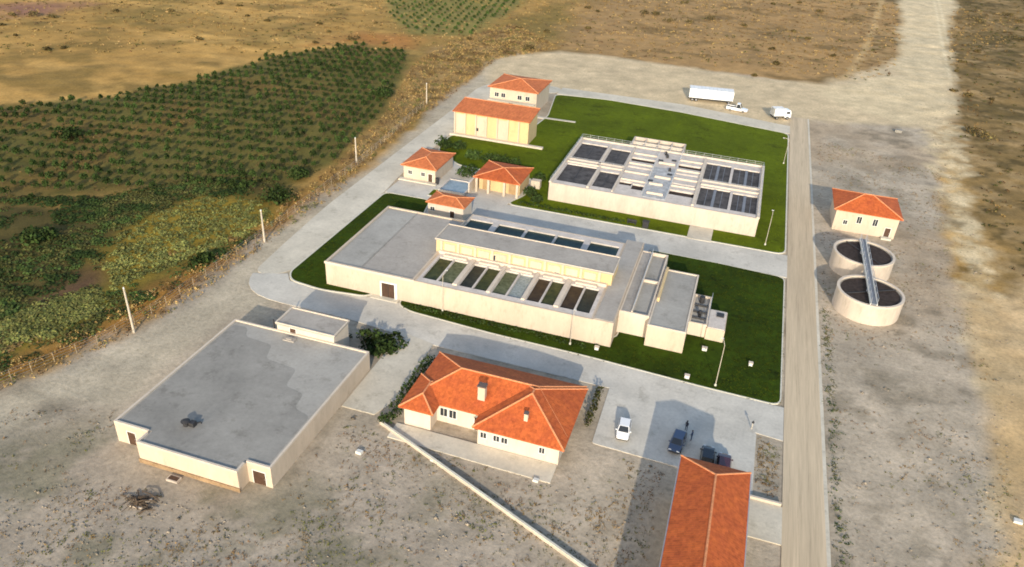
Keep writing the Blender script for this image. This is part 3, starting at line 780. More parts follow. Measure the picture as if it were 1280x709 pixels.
c = thing('dosing_chamber', 'small low cream chamber with pipes and a hatch at the annex corner', 'building', (1.6, 113, 0))
ring_wall(MB(), -1.18, 1.75, 110.0, 119.5, -.2, 2.5, .25).build('wall', 'wall_white', c)
MB().box(-.93, 1.5, 110.25, 119.25, 1.4, 2.1).build('chamber_floor', 'roof_grey', c)
for y in (112, 114, 116.2): MB().tube([(-.9, y, 2.3), (1.2, y, 2.3), (1.2, y + .8, 2.0)], .16).build('pipe', 'dark', c)
MB().cyl(.3, 113, 2.1, 3.2, .3, .3, 10).build('pump', 'dark', c)
MB().cyl(.2, 117.6, 2.1, 3.3, .45, .45, 10).build('vessel', 'dark', c)
MB().box(1.78, 4.7, 109.6, 115.6, -.2, 2.3).build('block', 'wall', c)
MB().box(1.9, 4.58, 109.72, 115.48, 2.3, 2.42).build('lid', 'deck', c)
MB().box(3.0, 4.2, 113.4, 114.6, 2.42, 2.6).build('hatch', 'dark', c)
rail(c, [(1.75, 110), (1.75, 119.4)], 2.5, .9)

# ------------------------------------------------------------------ D: settling tanks (centre right)
t = thing('settling_tanks', 'large pale concrete tank block with grey sludge cells on the lawn', 'treatment tank', (-14.4, 168, 0))
HD = 4.2
ring_wall(MB(), -36.9, 8.0, 152.4, 183.6, -.2, HD, .4).build('wall', 'tank', t)
cells = [(-36.1, -29.5, 169.4, 180.6), (-28.4, -23.6, 169.4, 179.8), (-36.0, -28.9, 154.4, 165.4), (-27.9, -23.4, 154.6, 164.2),
         (-22.6, -16.9, 173.6, 176.2), (-22.6, -16.9, 169.0, 170.0), (-22.6, -19.8, 158.2, 160.4), (-19.6, -16.8, 156.6, 159.8),
         (-11.4, -6.0, 157.4, 160.2), (-11.4, -6.0, 174.0, 176.6), (-11.4, -6.0, 163.4, 164.2), (-11.4, -6.0, 169.6, 170.4),
         (-5.2, 0.6, 169.3, 180.4), (1.2, 7.2, 169.3, 179.8), (-5.1, 1.4, 154.4, 164.8), (2.0, 7.3, 154.4, 164.2)]
deck_cells(MB(), -36.5, 7.6, 152.8, 183.2, HD - .02, cells, 2.2).build('deck', 'deck', t)
for k, c_ in enumerate(cells):
    big = k < 4 or k >= 12
    w_ = liquid(t, 'sludge', c_, HD - (.32 if big else .45), ('sludge_grey' if big else 'sludge'))
    if big:
        mb = MB(); nb = 2 if k < 4 else 4
        for j in range(1, nb):
            x = c_[0] + (c_[1] - c_[0]) * j / nb
            mb.box(x - .05, x + .05, c_[2], c_[3], HD - .4, HD - .27)
        if k >= 12:
            x = (c_[0] + c_[1]) / 2
            mb.box(x - .3, x + .3, c_[2], c_[3], HD - .3, HD - .2)
        mb.build('scum_baffle', 'steel_dull' if k >= 12 else 'dark', w_)
mb = MB()
for x0, x1, y0, y1 in ((-37.0, -36.45, 152.4, 183.6), (7.5, 8.1, 152.4, 183.6), (-36.45, 7.5, 183.1, 183.65), (-29.2, -28.7, 166.2, 181.2), (-28.7, -28.2, 153.0, 165.8),
                       (-36.3, -23.2, 166.1, 166.7), (-36.3, -23.2, 168.0, 168.5), (-23.2, -22.9, 153.2, 182.6), (-6.0, -5.5, 153.2, 182.6), (-5.2, 7.4, 165.6, 166.1), (-5.2, 7.4, 168.0, 168.4),
                       (-22.6, -17.0, 161.0, 161.4), (-22.6, -17.0, 165.8, 166.3), (-22.6, -17.0, 171.5, 171.9), (-22.6, -17.0, 178.4, 178.8),
                       (-11.4, -6.1, 162.0, 162.3), (-11.4, -6.1, 166.6, 167.0), (-11.4, -6.1, 172.0, 172.4), (-11.4, -6.1, 178.6, 179.0)):
    mb.box(x0, x1, y0, y1, HD - .015, HD + .32)
mb.build('kerb_wall', 'wall_white', t)
for y, x0, x1 in ((155.4, -15.9, -12.4), (160.8, -16.2, -13.2), (165.2, -15.6, -12.0), (174.4, -16.0, -12.2)):
    MB().box(x0, x1, y, y + .5, HD + .061, HD + .5).build('low_wall', 'wall_white', t)
for x, y in ((-16.2, 163.0), (-12.6, 168.4), (-15.8, 176.6), (-12.8, 177.8)):
    MB().box(x - .55, x + .55, y - .45, y + .45, HD + .061, HD + .16).build('dark_opening', 'dark', t)  # dark slabs on the deck stand in for openings
MB().box(-16.6, -11.6, 153.6, 172.0, HD - .018, HD + .06).build('grating', surf('grey_grating', (0.42, 0.42, 0.41), .3, .9, 3.0), t)
ring_wall(MB(), -24.6, -11.4, 183.65, 190.6, -.2, HD + .2, .35).build('inlet_wall', 'tank', t)
MB().box(-24.25, -11.75, 184.0, 190.25, 2.6, 3.6).build('inlet_channel', 'roof_grey', t)
mb = MB()
for x in (-21.5, -18.2, -14.9): mb.box(x, x + .3, 184.0, 190.25, 3.6, HD + .1)
mb.box(-24.25, -11.75, 186.8, 187.1, 3.6, HD + .15)
mb.build('inlet_baffle', 'wall_white', t)
for x, y in ((-14.6, 179.2), (-12.9, 170.6), (-15.2, 181.0)):
    g = MB().box(x - .3, x + .3, y - .25, y + .25, HD, HD + .6); g.cyl(x, y, HD + .6, HD + .9, .2, .2, 8)
    g.build('gate_motor', 'dark', t)
rail(t, [(-16.7, 153.4), (-16.7, 182.6)], HD + .05, 1.0)
rail(t, [(-11.5, 153.4), (-11.5, 182.6)], HD + .05, 1.0)
rail(t, [(-36.4, 167.2), (-23.4, 167.2)], HD, 1.0)
rail(t, [(-5.4, 167.0), (7.4, 167.0)], HD, 1.0)
rail(t, [(-36.7, 152.6), (-36.7, 183.3), (7.8, 183.3), (7.8, 152.6)], HD + .3, .9)

# ------------------------------------------------------------------ tiled utility buildings (upper left)
t = thing('bay_store', 'cream store with a row of tall bays and a long orange roof', 'building', (-61, 187, 0))
walls_box(t, -71.4, -51.0, 183.1, 191.2, 6.2, 'wall_warm')
shed_roof(t, -71.9, -50.5, 182.6, 191.7, 6.2, 7.3, 'tile_pale')
for k in range(7):
    x = -71.4 + k * 2.95
    MB().box(x, x + .32, 182.78, 183.1, -.2, 6.15).build('pilaster', 'wall', t)
for k in range(6):
    x = -71.4 + k * 2.95 + .35
    MB().box(x, x + 2.57, 183.02, 183.1, .5, 5.7).build('bay_panel', 'wall_warm' if k % 2 else 'wall', t)
MB().box(-72.2, -46.6, 181.7, 182.77, -.2, .5).build('loading_step', 'wall_white', t)
MB().box(-65.6, -64.6, 182.96, 183.02, 1.8, 2.6).build('vent', 'dark', t)

t = thing('rear_store', 'cream flat fronted store with an orange hip roof behind the bay store', 'building', (-63.5, 216, 0))
walls_box(t, -70.7, -56.5, 209.4, 223.2, 6.0, 'wall')
hip_roof(t, -71.3, -55.9, 208.8, 223.8, 6.0, .19, 'tile_pale')
door(t, -64.2, 209.4, 1.4, 2.3, 'dark')
for x in (-68.6, -66.6, -61.6, -59.2): window(t, x, 3.4, 209.4, 1.2, 1.2)
MB().box(-70.6, -56.6, 207.2, 209.3, 2.7, 2.85).build('canopy', 'pale_road', t)
for x in (-62.2, -58.0): MB().box(x, x + .25, 207.4, 207.65, -.2, 2.7).build('canopy_post', 'wall_white', t)

t = thing('pump_house', 'small cream hut with an orange hip roof beside the left road', 'building', (-67, 155, 0))
walls_box(t, -70.8, -63.0, 150.1, 161.0, 3.3, 'wall')
hip_roof(t, -71.3, -62.5, 149.5, 161.5, 3.3, .23, 'tile_pale')
for x in (-69.2, -66.0): window(t, x, 1.3, 150.1, .9, .9)
door(t, -64.2, 150.1, 1.0, 2.1)
MB().box(-71.6, -62.4, 148.8, 150.0, -.2, .25).build('step', 'pale_road', t)
MB().cyl(-62.5, 150.0, 0, 1.5, .4, .4, 10).build('drum', 'dark', t)

t = thing('blower_house', 'cream open fronted shed with columns and an orange roof', 'building', (-48, 155, 0))
walls_box(t, -53.0, -43.4, 151.8, 159.4, 3.5, 'wall_warm')
hip_roof(t, -53.7, -42.7, 149.4, 160.2, 3.5, .2, 'tile')
for x in (-53.2, -50.4, -46.7, -43.7): MB().box(x, x + .5, 149.8, 150.3, -.2, 3.5).build('column', 'wall', t)
for x in (-51.2, -47.6, -45.0): MB().box(x - .9, x + .9, 151.72, 151.8, 0, 2.9).build('shutter', 'wall_warm' if x == -47.6 else surf('tan_shutter', (0.36, 0.24, 0.12), .15, .8, 5.0), t)
MB().box(-42.3, -40.2, 157, 158.4, -.2, 1.9).build('side_block', 'wall_white', t)

t = thing('chlorine_hut', 'smallest orange roofed hut just behind the basin building', 'building', (-54, 136.5, 0))
walls_box(t, -57.8, -50.0, 133.9, 139.0, 3.2, 'wall_white')
hip_roof(t, -58.2, -49.6, 133.5, 139.5, 3.2, .24, 'tile_pale')
window(t, -56.8, 1.5, 133.9, .9, .8)
door(t, -52.4, 133.9, 1.0, 2.1, 'brown')

t = thing('water_basin', 'open concrete basin of pale blue water between two orange roofed huts', 'basin', (-57.2, 149, 0))
ring_wall(MB(), -60.6, -54.4, 146.2, 153.0, -.2, .7, .25).build('wall', 'deck', t)
liquid(t, 'water', (-60.3, -54.7, 146.5, 152.7), .5, 'pond')
t2 = thing('basin_wall', 'tall pale wall at the right end of the blue water basin', 'wall', (-54, 152, 0))
MB().box(-54.2, -53.95, 148.0, 156.0, -.2, 2.6).build('panel', 'wall_white', t2)
MB().box(-54.3, -53.85, 147.9, 156.1, 2.6, 2.75).build('coping', 'deck', t2)

# ------------------------------------------------------------------ house and round tanks on the right
t = thing('control_house', 'cream house with an orange hip roof standing behind the round tanks', 'house', (30, 169, 0))
walls_box(t, 23.7, 36.2, 163.9, 174.6, 4.6, 'wall')
hip_roof(t, 23.1, 36.8, 163.3, 175.2, 4.6, .36, 'tile')
for x, w, h, z in ((26.0, .8, .9, 1.5), (28.6, .9, 1.5, 2.2), (31.8, .9, 1.5, 2.2)): window(t, x, z, 163.9, w, h)
side_window(t, 168.5, 2.0, 36.2)
door(t, 34.6, 163.9, 1.1, 2.2)
MB().box(33.6, 35.6, 162.7, 163.85, -.2, .25).build('step', 'kerb', t)
def round_tank(cx, cy, r, h, label, arm):
    t = thing('clarifier_tank', label, 'tank', (cx, cy, 0), 0, 'round clarifier tanks beside the dusty road')
    n = 48
    A = [2 * math.pi * i / n for i in range(n)]
    def ring(R, z): return [(cx + R * math.cos(a), cy + R * math.sin(a), z) for a in A]
    vs = ring(r, -.2) + ring(r, h) + ring(r - .35, h) + ring(r - .35, h - 1.6)
    fs = [(k * n + i, k * n + (i + 1) % n, (k + 1) * n + (i + 1) % n, (k + 1) * n + i) for k in range(3) for i in range(n)]
    MB().add(vs, fs).build('wall', 'tank', t, smooth=False)
    vs = ring(r + .06, h - .25) + ring(r + .06, h + .06) + ring(r - .40, h + .06) + ring(r - .40, h - .25)
    fs = [(k * n + i, k * n + (i + 1) % n, ((k + 1) % 4) * n + (i + 1) % n, ((k + 1) % 4) * n + i) for k in range(4) for i in range(n)]
    MB().add(vs, fs).build('rim', 'wall_white', t)
    s_ = MB().cyl(cx, cy, h - 1.6, h - .28, r - .37, None, n).build('sludge', 'sludge', t)
    vs = ring(r - .37, h - .4) + ring(r - .37, h - .2) + ring(r - .6, h - .2) + ring(r - .6, h - .4)
    MB().add(vs, fs).build('weir', 'roof_stain', s_)
    MB().cyl(cx, cy, h - .28, h + .2, .7, .7, 16).build('centre_well', 'steel', t)
    mb = MB(); ca, sa = math.cos(arm), math.sin(arm)
    mb.tube([(cx - ca * (r - .5), cy - sa * (r - .5), h - .16), (cx + ca * (r - .5), cy + sa * (r - .5), h - .16)], .1)
    mb.build('scraper_arm', 'dark', t)
round_tank(28.15, 130.8, 5.6, 3.7, 'nearer of the two round tanks of dark sludge, nearest the viewer', .5)
round_tank(28.15, 146.4, 5.6, 3.7, 'farther round tank of dark sludge, next to the cream house', 2.2)
t = thing('tank_footbridge', 'narrow steel footbridge crossing both round tanks', 'footbridge', (28.2, 140, 0))
MB().box(27.75, 28.65, 125.6, 152.0, 3.8, 4.0).build('walkway', 'steel_dull', t)
for x in (27.62, 28.66): MB().box(x, x + .12, 125.5, 152.0, 3.7, 4.15).build('girder', 'box_white', t)
for x in (27.7, 28.7): rail(t, [(x, 125.7), (x, 151.9)], 4.0, 1.1, 2.4, r=.04)
mb = MB()
for y in (138.6,):
    for x in (27.7, 28.7): mb.box(x - .12, x + .12, y - .12, y + .12, -.2, 3.8)
mb.build('support', 'steel', t)

# ------------------------------------------------------------------ office with orange hip roofs
t = thing('office', 'tiled office with several orange hip roofs and two chimneys', 'building', (-24, 79, 0))
mb = MB()
mb.box(-34.7, -13.3, 75.2, 85.2, -.2, 3.1); mb.box(-24.4, -13.35, 72.7, 75.2, -.2, 3.08); mb.box(-35.0, -31.2, 72.9, 75.2, -.2, 3.06)
mb.build('wall', 'wall_white', t)
hip_roof(t, -35.2, -12.9, 74.6, 85.8, 3.1, .44, 'tile')
hip_roof(t, -25.0, -12.6, 72.0, 85.4, 3.09, .44, 'tile')
hip_roof(t, -35.6, -30.6, 72.3, 80.0, 3.08, .44, 'tile')
for x in (-30.2, -28.9): window(t, x, 1.0, 75.2, 1.0, 1.3)
for x, w_ in ((-23.6, .8), (-21.8, .8), (-20.7, .8), (-15.6, .7)): window(t, x, 1.3, 72.7, w_, .9)
door(t, -25.2, 75.2, 1.1, 2.2)
for y in (76, 79, 82.5): side_window(t, y, 1.2, -13.3)
c = MB().box(-25.9, -24.9, 76.5, 77.3, 3.6, 6.3).build('chimney', 'wall', t)
MB().box(-26.0, -24.8, 76.4, 77.4, 6.3, 6.5).build('chimney_cap', 'soot', c)
c = MB().box(-18.75, -18.25, 74.4, 74.9, 3.6, 5.5).build('chimney', 'wall', t)
MB().box(-18.82, -18.18, 74.33, 74.97, 5.5, 5.62).build('chimney_cap', 'soot', c)
MB().box(-14.8, -14.4, 85.0, 85.21, 0, 3.0).build('downpipe', 'steel', t)

# ------------------------------------------------------------------ red roofed block at the lower right
t = thing('dormitory', 'long block with a tall orange hip roof at the lower right edge', 'building', (5.6, 60, 0))
walls_box(t, 2.2, 9.0, 40.6, 72.7, 6.0, 'wall_warm')
hip_roof(t, 1.5, 9.7, 40, 73.3, 6.0, .5, 'tile')
for y in (70, 66.5, 63, 59.5, 56):
    side_window(t, y, 3.6, 9.0); side_window(t, y, 1.0, 9.0)
mb = MB().tube([(9.75, 40.2, 6.0), (9.75, 73.2, 6.0)], .09); mb.tube([(1.45, 40.2, 6.0), (1.45, 73.2, 6.0)], .09)
mb.build('gutter', 'steel', t)
for x, y, lab in ((12.4, 76.0, 'low white kerb wall at the right corner of the red roof block'),):
    o = MB().box(10.2, 14.5, 75.65, 75.95, 0, .45).build('kerb_wall', 'wall_white', None, (12.4, 75.8, 0))
    tag(o, lab, 'wall')

# ------------------------------------------------------------------ low boundary wall in front of the office
t = thing('boundary_wall', 'low pale wall running diagonally in front of the office', 'wall', (-22, 65, 0))
a_, b_ = np.array((-38.1, 71.7)), np.array((-3.0, 56.6))
d_ = (b_ - a_) / np.linalg.norm(b_ - a_); n_ = np.array((-d_[1], d_[0]))
def strip(w): return [tuple(a_ + n_ * w), tuple(a_ - n_ * w), tuple(b_ - n_ * w), tuple(b_ + n_ * w)]
MB().prism(strip(.10), -.3, .42).build('wall', 'tank', t)
MB().prism(strip(.15), .42, .5).build('coping', 'kerb', t)

# ------------------------------------------------------------------ vehicles
def wheel(parent, x, y, r=.33, w=.22):
    mb = MB(); n = 14
    vs = [(x + r * math.cos(2 * math.pi * k / n), y + s * w / 2, r + r * math.sin(2 * math.pi * k / n)) for s in (-1, 1) for k in range(n)]
    fs = [tuple(range(n)), tuple(range(2 * n - 1, n - 1, -1))] + [(k, (k + 1) % n, (k + 1) % n + n, k + n) for k in range(n)]
    o = mb.add(vs, fs).build('wheel', 'tyre', parent)
    s = 1 if y > 0 else -1
    rr = r * .6
    vs = [(x + rr * math.cos(2 * math.pi * k / n), y + s * (w / 2 + e), r + rr * math.sin(2 * math.pi * k / n)) for e in (-.02, .02) for k in range(n)]
    MB().add(vs, fs).build('rim', 'rim', o)

def loft(mb, rows, mi=0):
    """rows of (x, half width, z) closed cross sections -> body skin; each row is a list of (y,z) points"""
    n = len(rows[0][1])
    vs = [(x, y, z) for x, sec in rows for y, z in sec]
    fs = [(i * n + k, i * n + (k + 1) % n, (i + 1) * n + (k + 1) % n, (i + 1) * n + k) for i in range(len(rows) - 1) for k in range(n)]
    fs += [tuple(range(n - 1, -1, -1)), tuple(range((len(rows) - 1) * n, len(rows) * n))]
    return mb.add(vs, fs, mi)

def car(label, loc, rotz, paint, L=4.4, W=1.78, H=1.48, pickup=False):
    t = thing('pickup_truck' if pickup else 'parked_car', label, 'pickup truck' if pickup else 'car', loc, rotz)
    w = W / 2
    def sec(hw, zb, zt): return [(-hw * .9, zb), (hw * .9, zb), (hw, zb + .2), (hw, zt - .12), (hw * .9, zt), (-hw * .9, zt), (-hw, zt - .12), (-hw, zb + .2)]
    rows = [(-L / 2, sec(w * .86, .36, .82)), (-L / 2 + .15, sec(w * .95, .26, .92)), (-L * .3, sec(w, .22, .98)), (0, sec(w, .22, .96)), (L * .25, sec(w, .22, .93)), (L / 2 - .35, sec(w * .95, .24, .82)), (L / 2, sec(w * .8, .34, .66))]
    b = loft(MB(), rows).build('body', paint, t, smooth=False)
    x0, x1, x2, x3 = (-.1, .25, 1.0, 1.75) if pickup else (-L * .46, -L * .33, L * .08, L * .27)
    if pickup: x0, x1, x2, x3 = -.35, -.15, .75, 1.45
    wt = w * .76; wb = w * .93
    zb, zt = .93, H
    vs = [(x0, -wb, zb), (x0, wb, zb), (x3, wb, zb), (x3, -wb, zb), (x1, -wt, zt), (x1, wt, zt), (x2, wt, zt), (x2, -wt, zt)]
    MB().add(vs, [(0, 3, 2, 1), (4, 7, 6, 5)[::-1], (0, 4, 7, 3), (3, 7, 6, 2), (2, 6, 5, 1), (1, 5, 4, 0)]).build('cabin', paint, t)
    def glass(name, q):
        q = [np.array(p) for p in q]; c = sum(q) / 4
        nrm = np.cross(q[1] - q[0], q[2] - q[0]); nrm /= np.linalg.norm(nrm)
        if np.dot(nrm, c - np.array(((x0 + x3) / 2, 0, 1.1))) < 0: nrm = -nrm
        o = [c + (p - c) * .86 + nrm * .012 for p in q]; i = [p - nrm * .03 for p in o]
        MB().add([tuple(p) for p in o + i], [(0, 1, 2, 3), (7, 6, 5, 4), (0, 4, 5, 1), (1, 5, 6, 2), (2, 6, 7, 3), (3, 7, 4, 0)]).build(name, 'glass', t)
    v = vs
    glass('windscreen', [v[3], v[2], v[6], v[7]]); glass('rear_window', [v[0], v[1], v[5], v[4]])
    glass('side_window', [v[0], v[3], v[7], v[4]]); glass('side_window', [v[1], v[2], v[6], v[5]])
    for s in (-1, 1):
        MB().bbox(L / 2 - .1, s * w * .6, .66, .16, .36, .14).build('headlight', 'lamp', t)
        MB().bbox(-L / 2 + .06, s * w * .68, .76, .12, .3, .16).build('tail_light', 'lamp_red', t)
        MB().bbox(x3 - .35, s * (w + .08), .98, .14, .2, .13).build('mirror', paint, t)
        for x in (-L * .3, L * .31): wheel(t, x, s * (w - .1))
    if pickup:
        MB().box(-L / 2 + .12, x0 - .1, -w * .86, w * .86, .93, .99).build('load_bed', 'dark', t)
        mb = MB()
        for s in (-1, 1): mb.box(-L / 2 + .05, x0 - .05, s * w * .94 - .04, s * w * .94 + .04, .9, 1.15)
        mb.box(-L / 2 + .04, -L / 2 + .12, -w * .9, w * .9, .9, 1.15)
        mb.build('bed_side', paint, t)
    MB().bbox(L / 2 - .02, 0, .45, .1, W * .82, .16).build('bumper', 'dark', t)
    return t
car('white hatchback parked alone on the sunlit part of the parking area', (-6.5, 82.0, .02), -math.pi / 2 + .06, 'car_white', 4.1)
car('slate blue car parked in the shade with people beside it', (0.8, 82.2, .02), -math.pi / 2 - .12, 'car_blue', 4.3)
car('black car half hidden behind the end of the orange roof', (4.9, 80.6, .02), math.pi / 2, 'car_black', 4.4, 1.8, 1.75)
car('dark maroon car beside the black one behind the orange roof', (7.1, 80.0, .02), math.pi / 2, 'car_maroon', 4.2, 1.8, 1.6)
car('white pickup with an open dark bed on the bare dirt yard', (-1.2, 241.2, .0), -.12, 'car_white', 6.4, 2.3, 2.3, True)

def lorry(name, label, loc, rotz, L, W, H, tarp='tarp', cab=True):
    t = thing(name, label, 'lorry', loc, rotz)
    x0 = -L / 2; x1 = L / 2 - (2.2 if cab else 0)
    b = MB().box(x0, x1, -W / 2, W / 2, 1.1, H).build('cargo_box', tarp, t)
    mb = MB()
    for k in range(int((x1 - x0) / 1.2) + 1):
        x = x0 + k * 1.2
        mb.box(x, x + .08, -W / 2 - .03, W / 2 + .03, 1.1, H + .03)
    mb.build('frame_rib', 'box_white', b)
    MB().box(x0, L / 2 - .2, -W * .4, W * .4, .7, 1.05).build('chassis', 'dark', t)
    if cab:
        vs = [(x1 + .15, -W / 2 + .1, .6), (L / 2, -W / 2 + .1, .6), (L / 2, -W / 2 + .1, 1.7), (L / 2 - .35, -W / 2 + .15, 2.7), (x1 + .15, -W / 2 + .15, 2.8)]
        vs += [(x, -y, z) for x, y, z in vs]
        MB().add(vs, [(0, 1, 2, 3, 4), (9, 8, 7, 6, 5), (0, 5, 6, 1), (1, 6, 7, 2), (2, 7, 8, 3), (3, 8, 9, 4), (4, 9, 5, 0)]).build('cab', 'car_white', t)
        q = [(L / 2 + .01, -W / 2 + .3, 1.75), (L / 2 + .01, W / 2 - .3, 1.75), (L / 2 - .31, W / 2 - .3, 2.6), (L / 2 - .31, -W / 2 + .3, 2.6)]
        MB().add(q + [(x - .05, y, z - .02) for x, y, z in q], [(0, 1, 2, 3), (7, 6, 5, 4), (0, 4, 5, 1), (1, 5, 6, 2), (2, 6, 7, 3), (3, 7, 4, 0)]).build('windscreen', 'glass', t)
        for s in (-1, 1): MB().box(x1 + .6, L / 2 - .5, s * (W / 2 - .1) - .02, s * (W / 2 - .1) + .02, 1.7, 2.4).build('side_window', 'glass', t)
        for s in (-1, 1): MB().bbox(L / 2, s * W * .33, 1.0, .08, .35, .2).build('headlight', 'lamp', t)
    for s in (-1, 1):
        for x in ([x0 + 1.2, x0 + 2.4] if L > 8 else [x0 + 1.1]) + [L / 2 - 1.1]: wheel(t, x, s * (W / 2 - .18), .48, .3)
    return t
lorry('tarpaulin_lorry', 'long lorry under a white tarpaulin on the far dirt yard', (-10.0, 247.6, 0), .14, 13.6, 4.0, 3.9, cab=False)
lorry('box_lorry', 'short white box lorry near the far corner of the lawn', (11.6, 239.6, 0), .5, 5.6, 2.6, 3.3)

# ------------------------------------------------------------------ people beside the blue car
def person(label, loc, rotz, top, bag=False, lean=0.0):
    J = [(0, 0, .96), (0, 0, 1.18), (0, .01, 1.40), (0, .02, 1.50), (0, .04, 1.62), (0, .03, 1.74),
         (.09, 0, .90), (.10, .03, .50), (.10, -.02, .09), (.11, .13, .04), (-.09, 0, .90), (-.10, -.04, .50), (-.10, -.08, .09), (-.11, .07, .04),
         (.19, 0, 1.42), (.24, -.02, 1.14), (.25, .08, .92), (.25, .12, .82), (-.19, 0, 1.42), (-.24, .02, 1.14), (-.20, .20, 1.02), (-.14, .28, 1.0)]
    E_ = [(0, 1), (1, 2), (2, 3), (3, 4), (4, 5), (0, 6), (6, 7), (7, 8), (8, 9), (0, 10), (10, 11), (11, 12), (12, 13), (2, 14), (14, 15), (15, 16), (16, 17), (2, 18), (18, 19), (19, 20), (20, 21)]
    R_ = [.15, .14, .15, .06, .10, .085, .095, .065, .05, .04, .095, .065, .05, .04, .065, .05, .036, .04, .065, .05, .036, .04]
    me = bpy.data.meshes.new('person'); me.from_pydata(J, E_, []); me.update()
    o = bpy.data.objects.new('person', me); COL.objects.link(o)
    me.materials.append(M[top])
    sk = o.modifiers.new('skin', 'SKIN'); sk.use_smooth_shade = True
    sv = me.skin_vertices[0].data if me.skin_vertices else None
    if sv is None:
        bpy.context.view_layer.objects.active = o
        sv = me.skin_vertices[0].data
    for v, r in zip(sv, R_): v.radius = (r, r * .8)
    sv[0].use_root = True
    ss = o.modifiers.new('smooth', 'SUBSURF'); ss.levels = ss.render_levels = 1
    o.location = loc; o.rotation_euler = (0, 0, rotz)
    tag(o, label, 'person')
    ORG[o.name] = (0, 0, 0)
    mb = MB(); n = 10; vs = []; fs = []
    for i in range(5):
        a = i / 4 * 1.5
        for k in range(n):
            b = 2 * math.pi * k / n
            vs.append((.115 * math.cos(a) * math.cos(b), .03 - .015 + .12 * math.cos(a) * math.sin(b), 1.70 + .12 * math.sin(a)))
    for i in range(4):
        for k in range(n): fs.append((i * n + k, i * n + (k + 1) % n, (i + 1) * n + (k + 1) % n, (i + 1) * n + k))
    fs.append(tuple(range(n - 1, -1, -1))); fs.append(tuple(range(4 * n, 5 * n)))
    mb.add(vs, fs).build('hair', 'hair', o)
    return o
person('person in dark clothes standing behind the slate blue car', (1.6, 85.6, .02), 2.6, 'cloth_dark')
person('person in blue clothes standing at the right side of the slate blue car', (2.5, 83.8, .02), 1.2, 'cloth_blue')

# ------------------------------------------------------------------ poles, lamps, small site furniture
def utility_pole(x, y, h, label):
    z = float(gz([x], [y])[0])
    t = thing('utility_pole', label, 'pole', (x, y, z), 0, 'pale utility poles along the left field edge')
    MB().cyl(x, y, z - .4, z + h, .2, .13, 10).build('post', 'pole', t)
    MB().cyl(x, y, z + h, z + h + .25, .16, .08, 8).build('cap', 'box_white', t)
for x, y, h, lab in ((-82.8, 77.0, 8.0, 'pale utility pole nearest the warehouse in the dry grass'), (-81.7, 110.7, 6.6, 'pale utility pole beside the bend of the left road'),
                     (-85.0, 154.0, 6.0, 'pale utility pole across the road from the pump hut'), (-88.0, 203.0, 6.0, 'farthest pale utility pole at the top of the left road')):
    utility_pole(x, y, h, lab)

def lamp_post(x, y, h, label, ang=0):
    t = thing('street_lamp', label, 'street lamp', (x, y, 0), 0, 'slim lamp posts on the lawns')
    MB().cyl(x, y, 0, h, .065, .04, 8).build('post', 'pole', t)
    MB().cyl(x, y, 0, .35, .2, .16, 8).build('base', 'kerb', t)
    dx, dy = math.cos(ang), math.sin(ang)
    MB().tube([(x, y, h - .1), (x + dx * .6, y + dy * .6, h + .2), (x + dx * 1.3, y + dy * 1.3, h + .25)], .05).build('arm', 'pole', t)
    MB().bbox(x + dx * 1.4, y + dy * 1.4, h + .22, .4, .22, .1).build('lamp_head', 'box_white', t)
for x, y, h, lab, a in ((4.6, 97.5, 7.5, 'lamp post on the lawn edge nearest the parking area', 1.9), (-41.0, 101.0, 7.0, 'slim lamp post against the cream front of the basin building', 1.5),
                        (10.2, 149.5, 7.0, 'lamp post at the right front corner of the settling tanks', 1.6), (-18.5, 99.7, 5.5, 'lamp post on the grass strip near the end of the basin front', 1.6),
                        (13.2, 200.0, 6.5, 'lamp post on the far lawn beside the dusty road', 3.1)):
    lamp_post(x, y, h, lab, a)

def cabinet(x, y, label, w=.9, d=.6, h=.7):
    w *= .62; d *= .8; h *= .8
    t = thing('utility_cabinet', label, 'utility box', (x, y, .06), 0, 'white utility boxes on the lawns')
    MB().box(x - w / 2, x + w / 2, y - d / 2, y + d / 2, .0, h).build('case', 'box_white', t)
    MB().box(x - w / 2 - .06, x + w / 2 + .06, y - d / 2 - .06, y + d / 2 + .06, h, h + .08).build('lid', 'wall_white', t)
    MB().box(x - w * .4, x + w * .4, y - d / 2 - .02, y - d / 2, .1, h - .08).build('door', 'frame', t)
cabinet(.3, 97.8, 'white utility box on the lawn edge left of the nearest lamp post', 1.1)
cabinet(2.1, 106.3, 'white utility box on the lawn below the dosing chamber', 1.2)
cabinet(9.4, 104.9, 'white utility box farthest right on the basin lawn')
cabinet(-14.2, 99.9, 'white utility box at the right end of the cream front wall', 1.0)

t = thing('park_bench', 'dark bench beside a bin in front of the settling tanks', 'bench', (-17.2, 147.8, 0))
MB().box(-18.2, -16.2, 147.5, 148.0, .45, .52).build('seat', 'dark', t)
MB().box(-18.2, -16.2, 147.98, 148.06, .6, 1.0).build('backrest', 'dark', t)
for x in (-18.0, -16.4): MB().box(x - .06, x + .06, 147.5, 148.05, 0, .45).build('leg', 'dark', t)
t = thing('waste_bin', 'dark square bin standing in front of the settling tanks', 'bin', (-14.2, 147.4, 0))
MB().box(-14.8, -13.6, 146.9, 147.9, .05, 1.35).build('body', 'dark', t)
MB().box(-14.9, -13.5, 146.8, 148.0, 1.35, 1.5).build('lid', 'dark', t)
for x in (-14.6, -13.8): MB().cyl(x, 147.4, 0, .1, .12, .12, 8).build('castor', 'tyre', t)

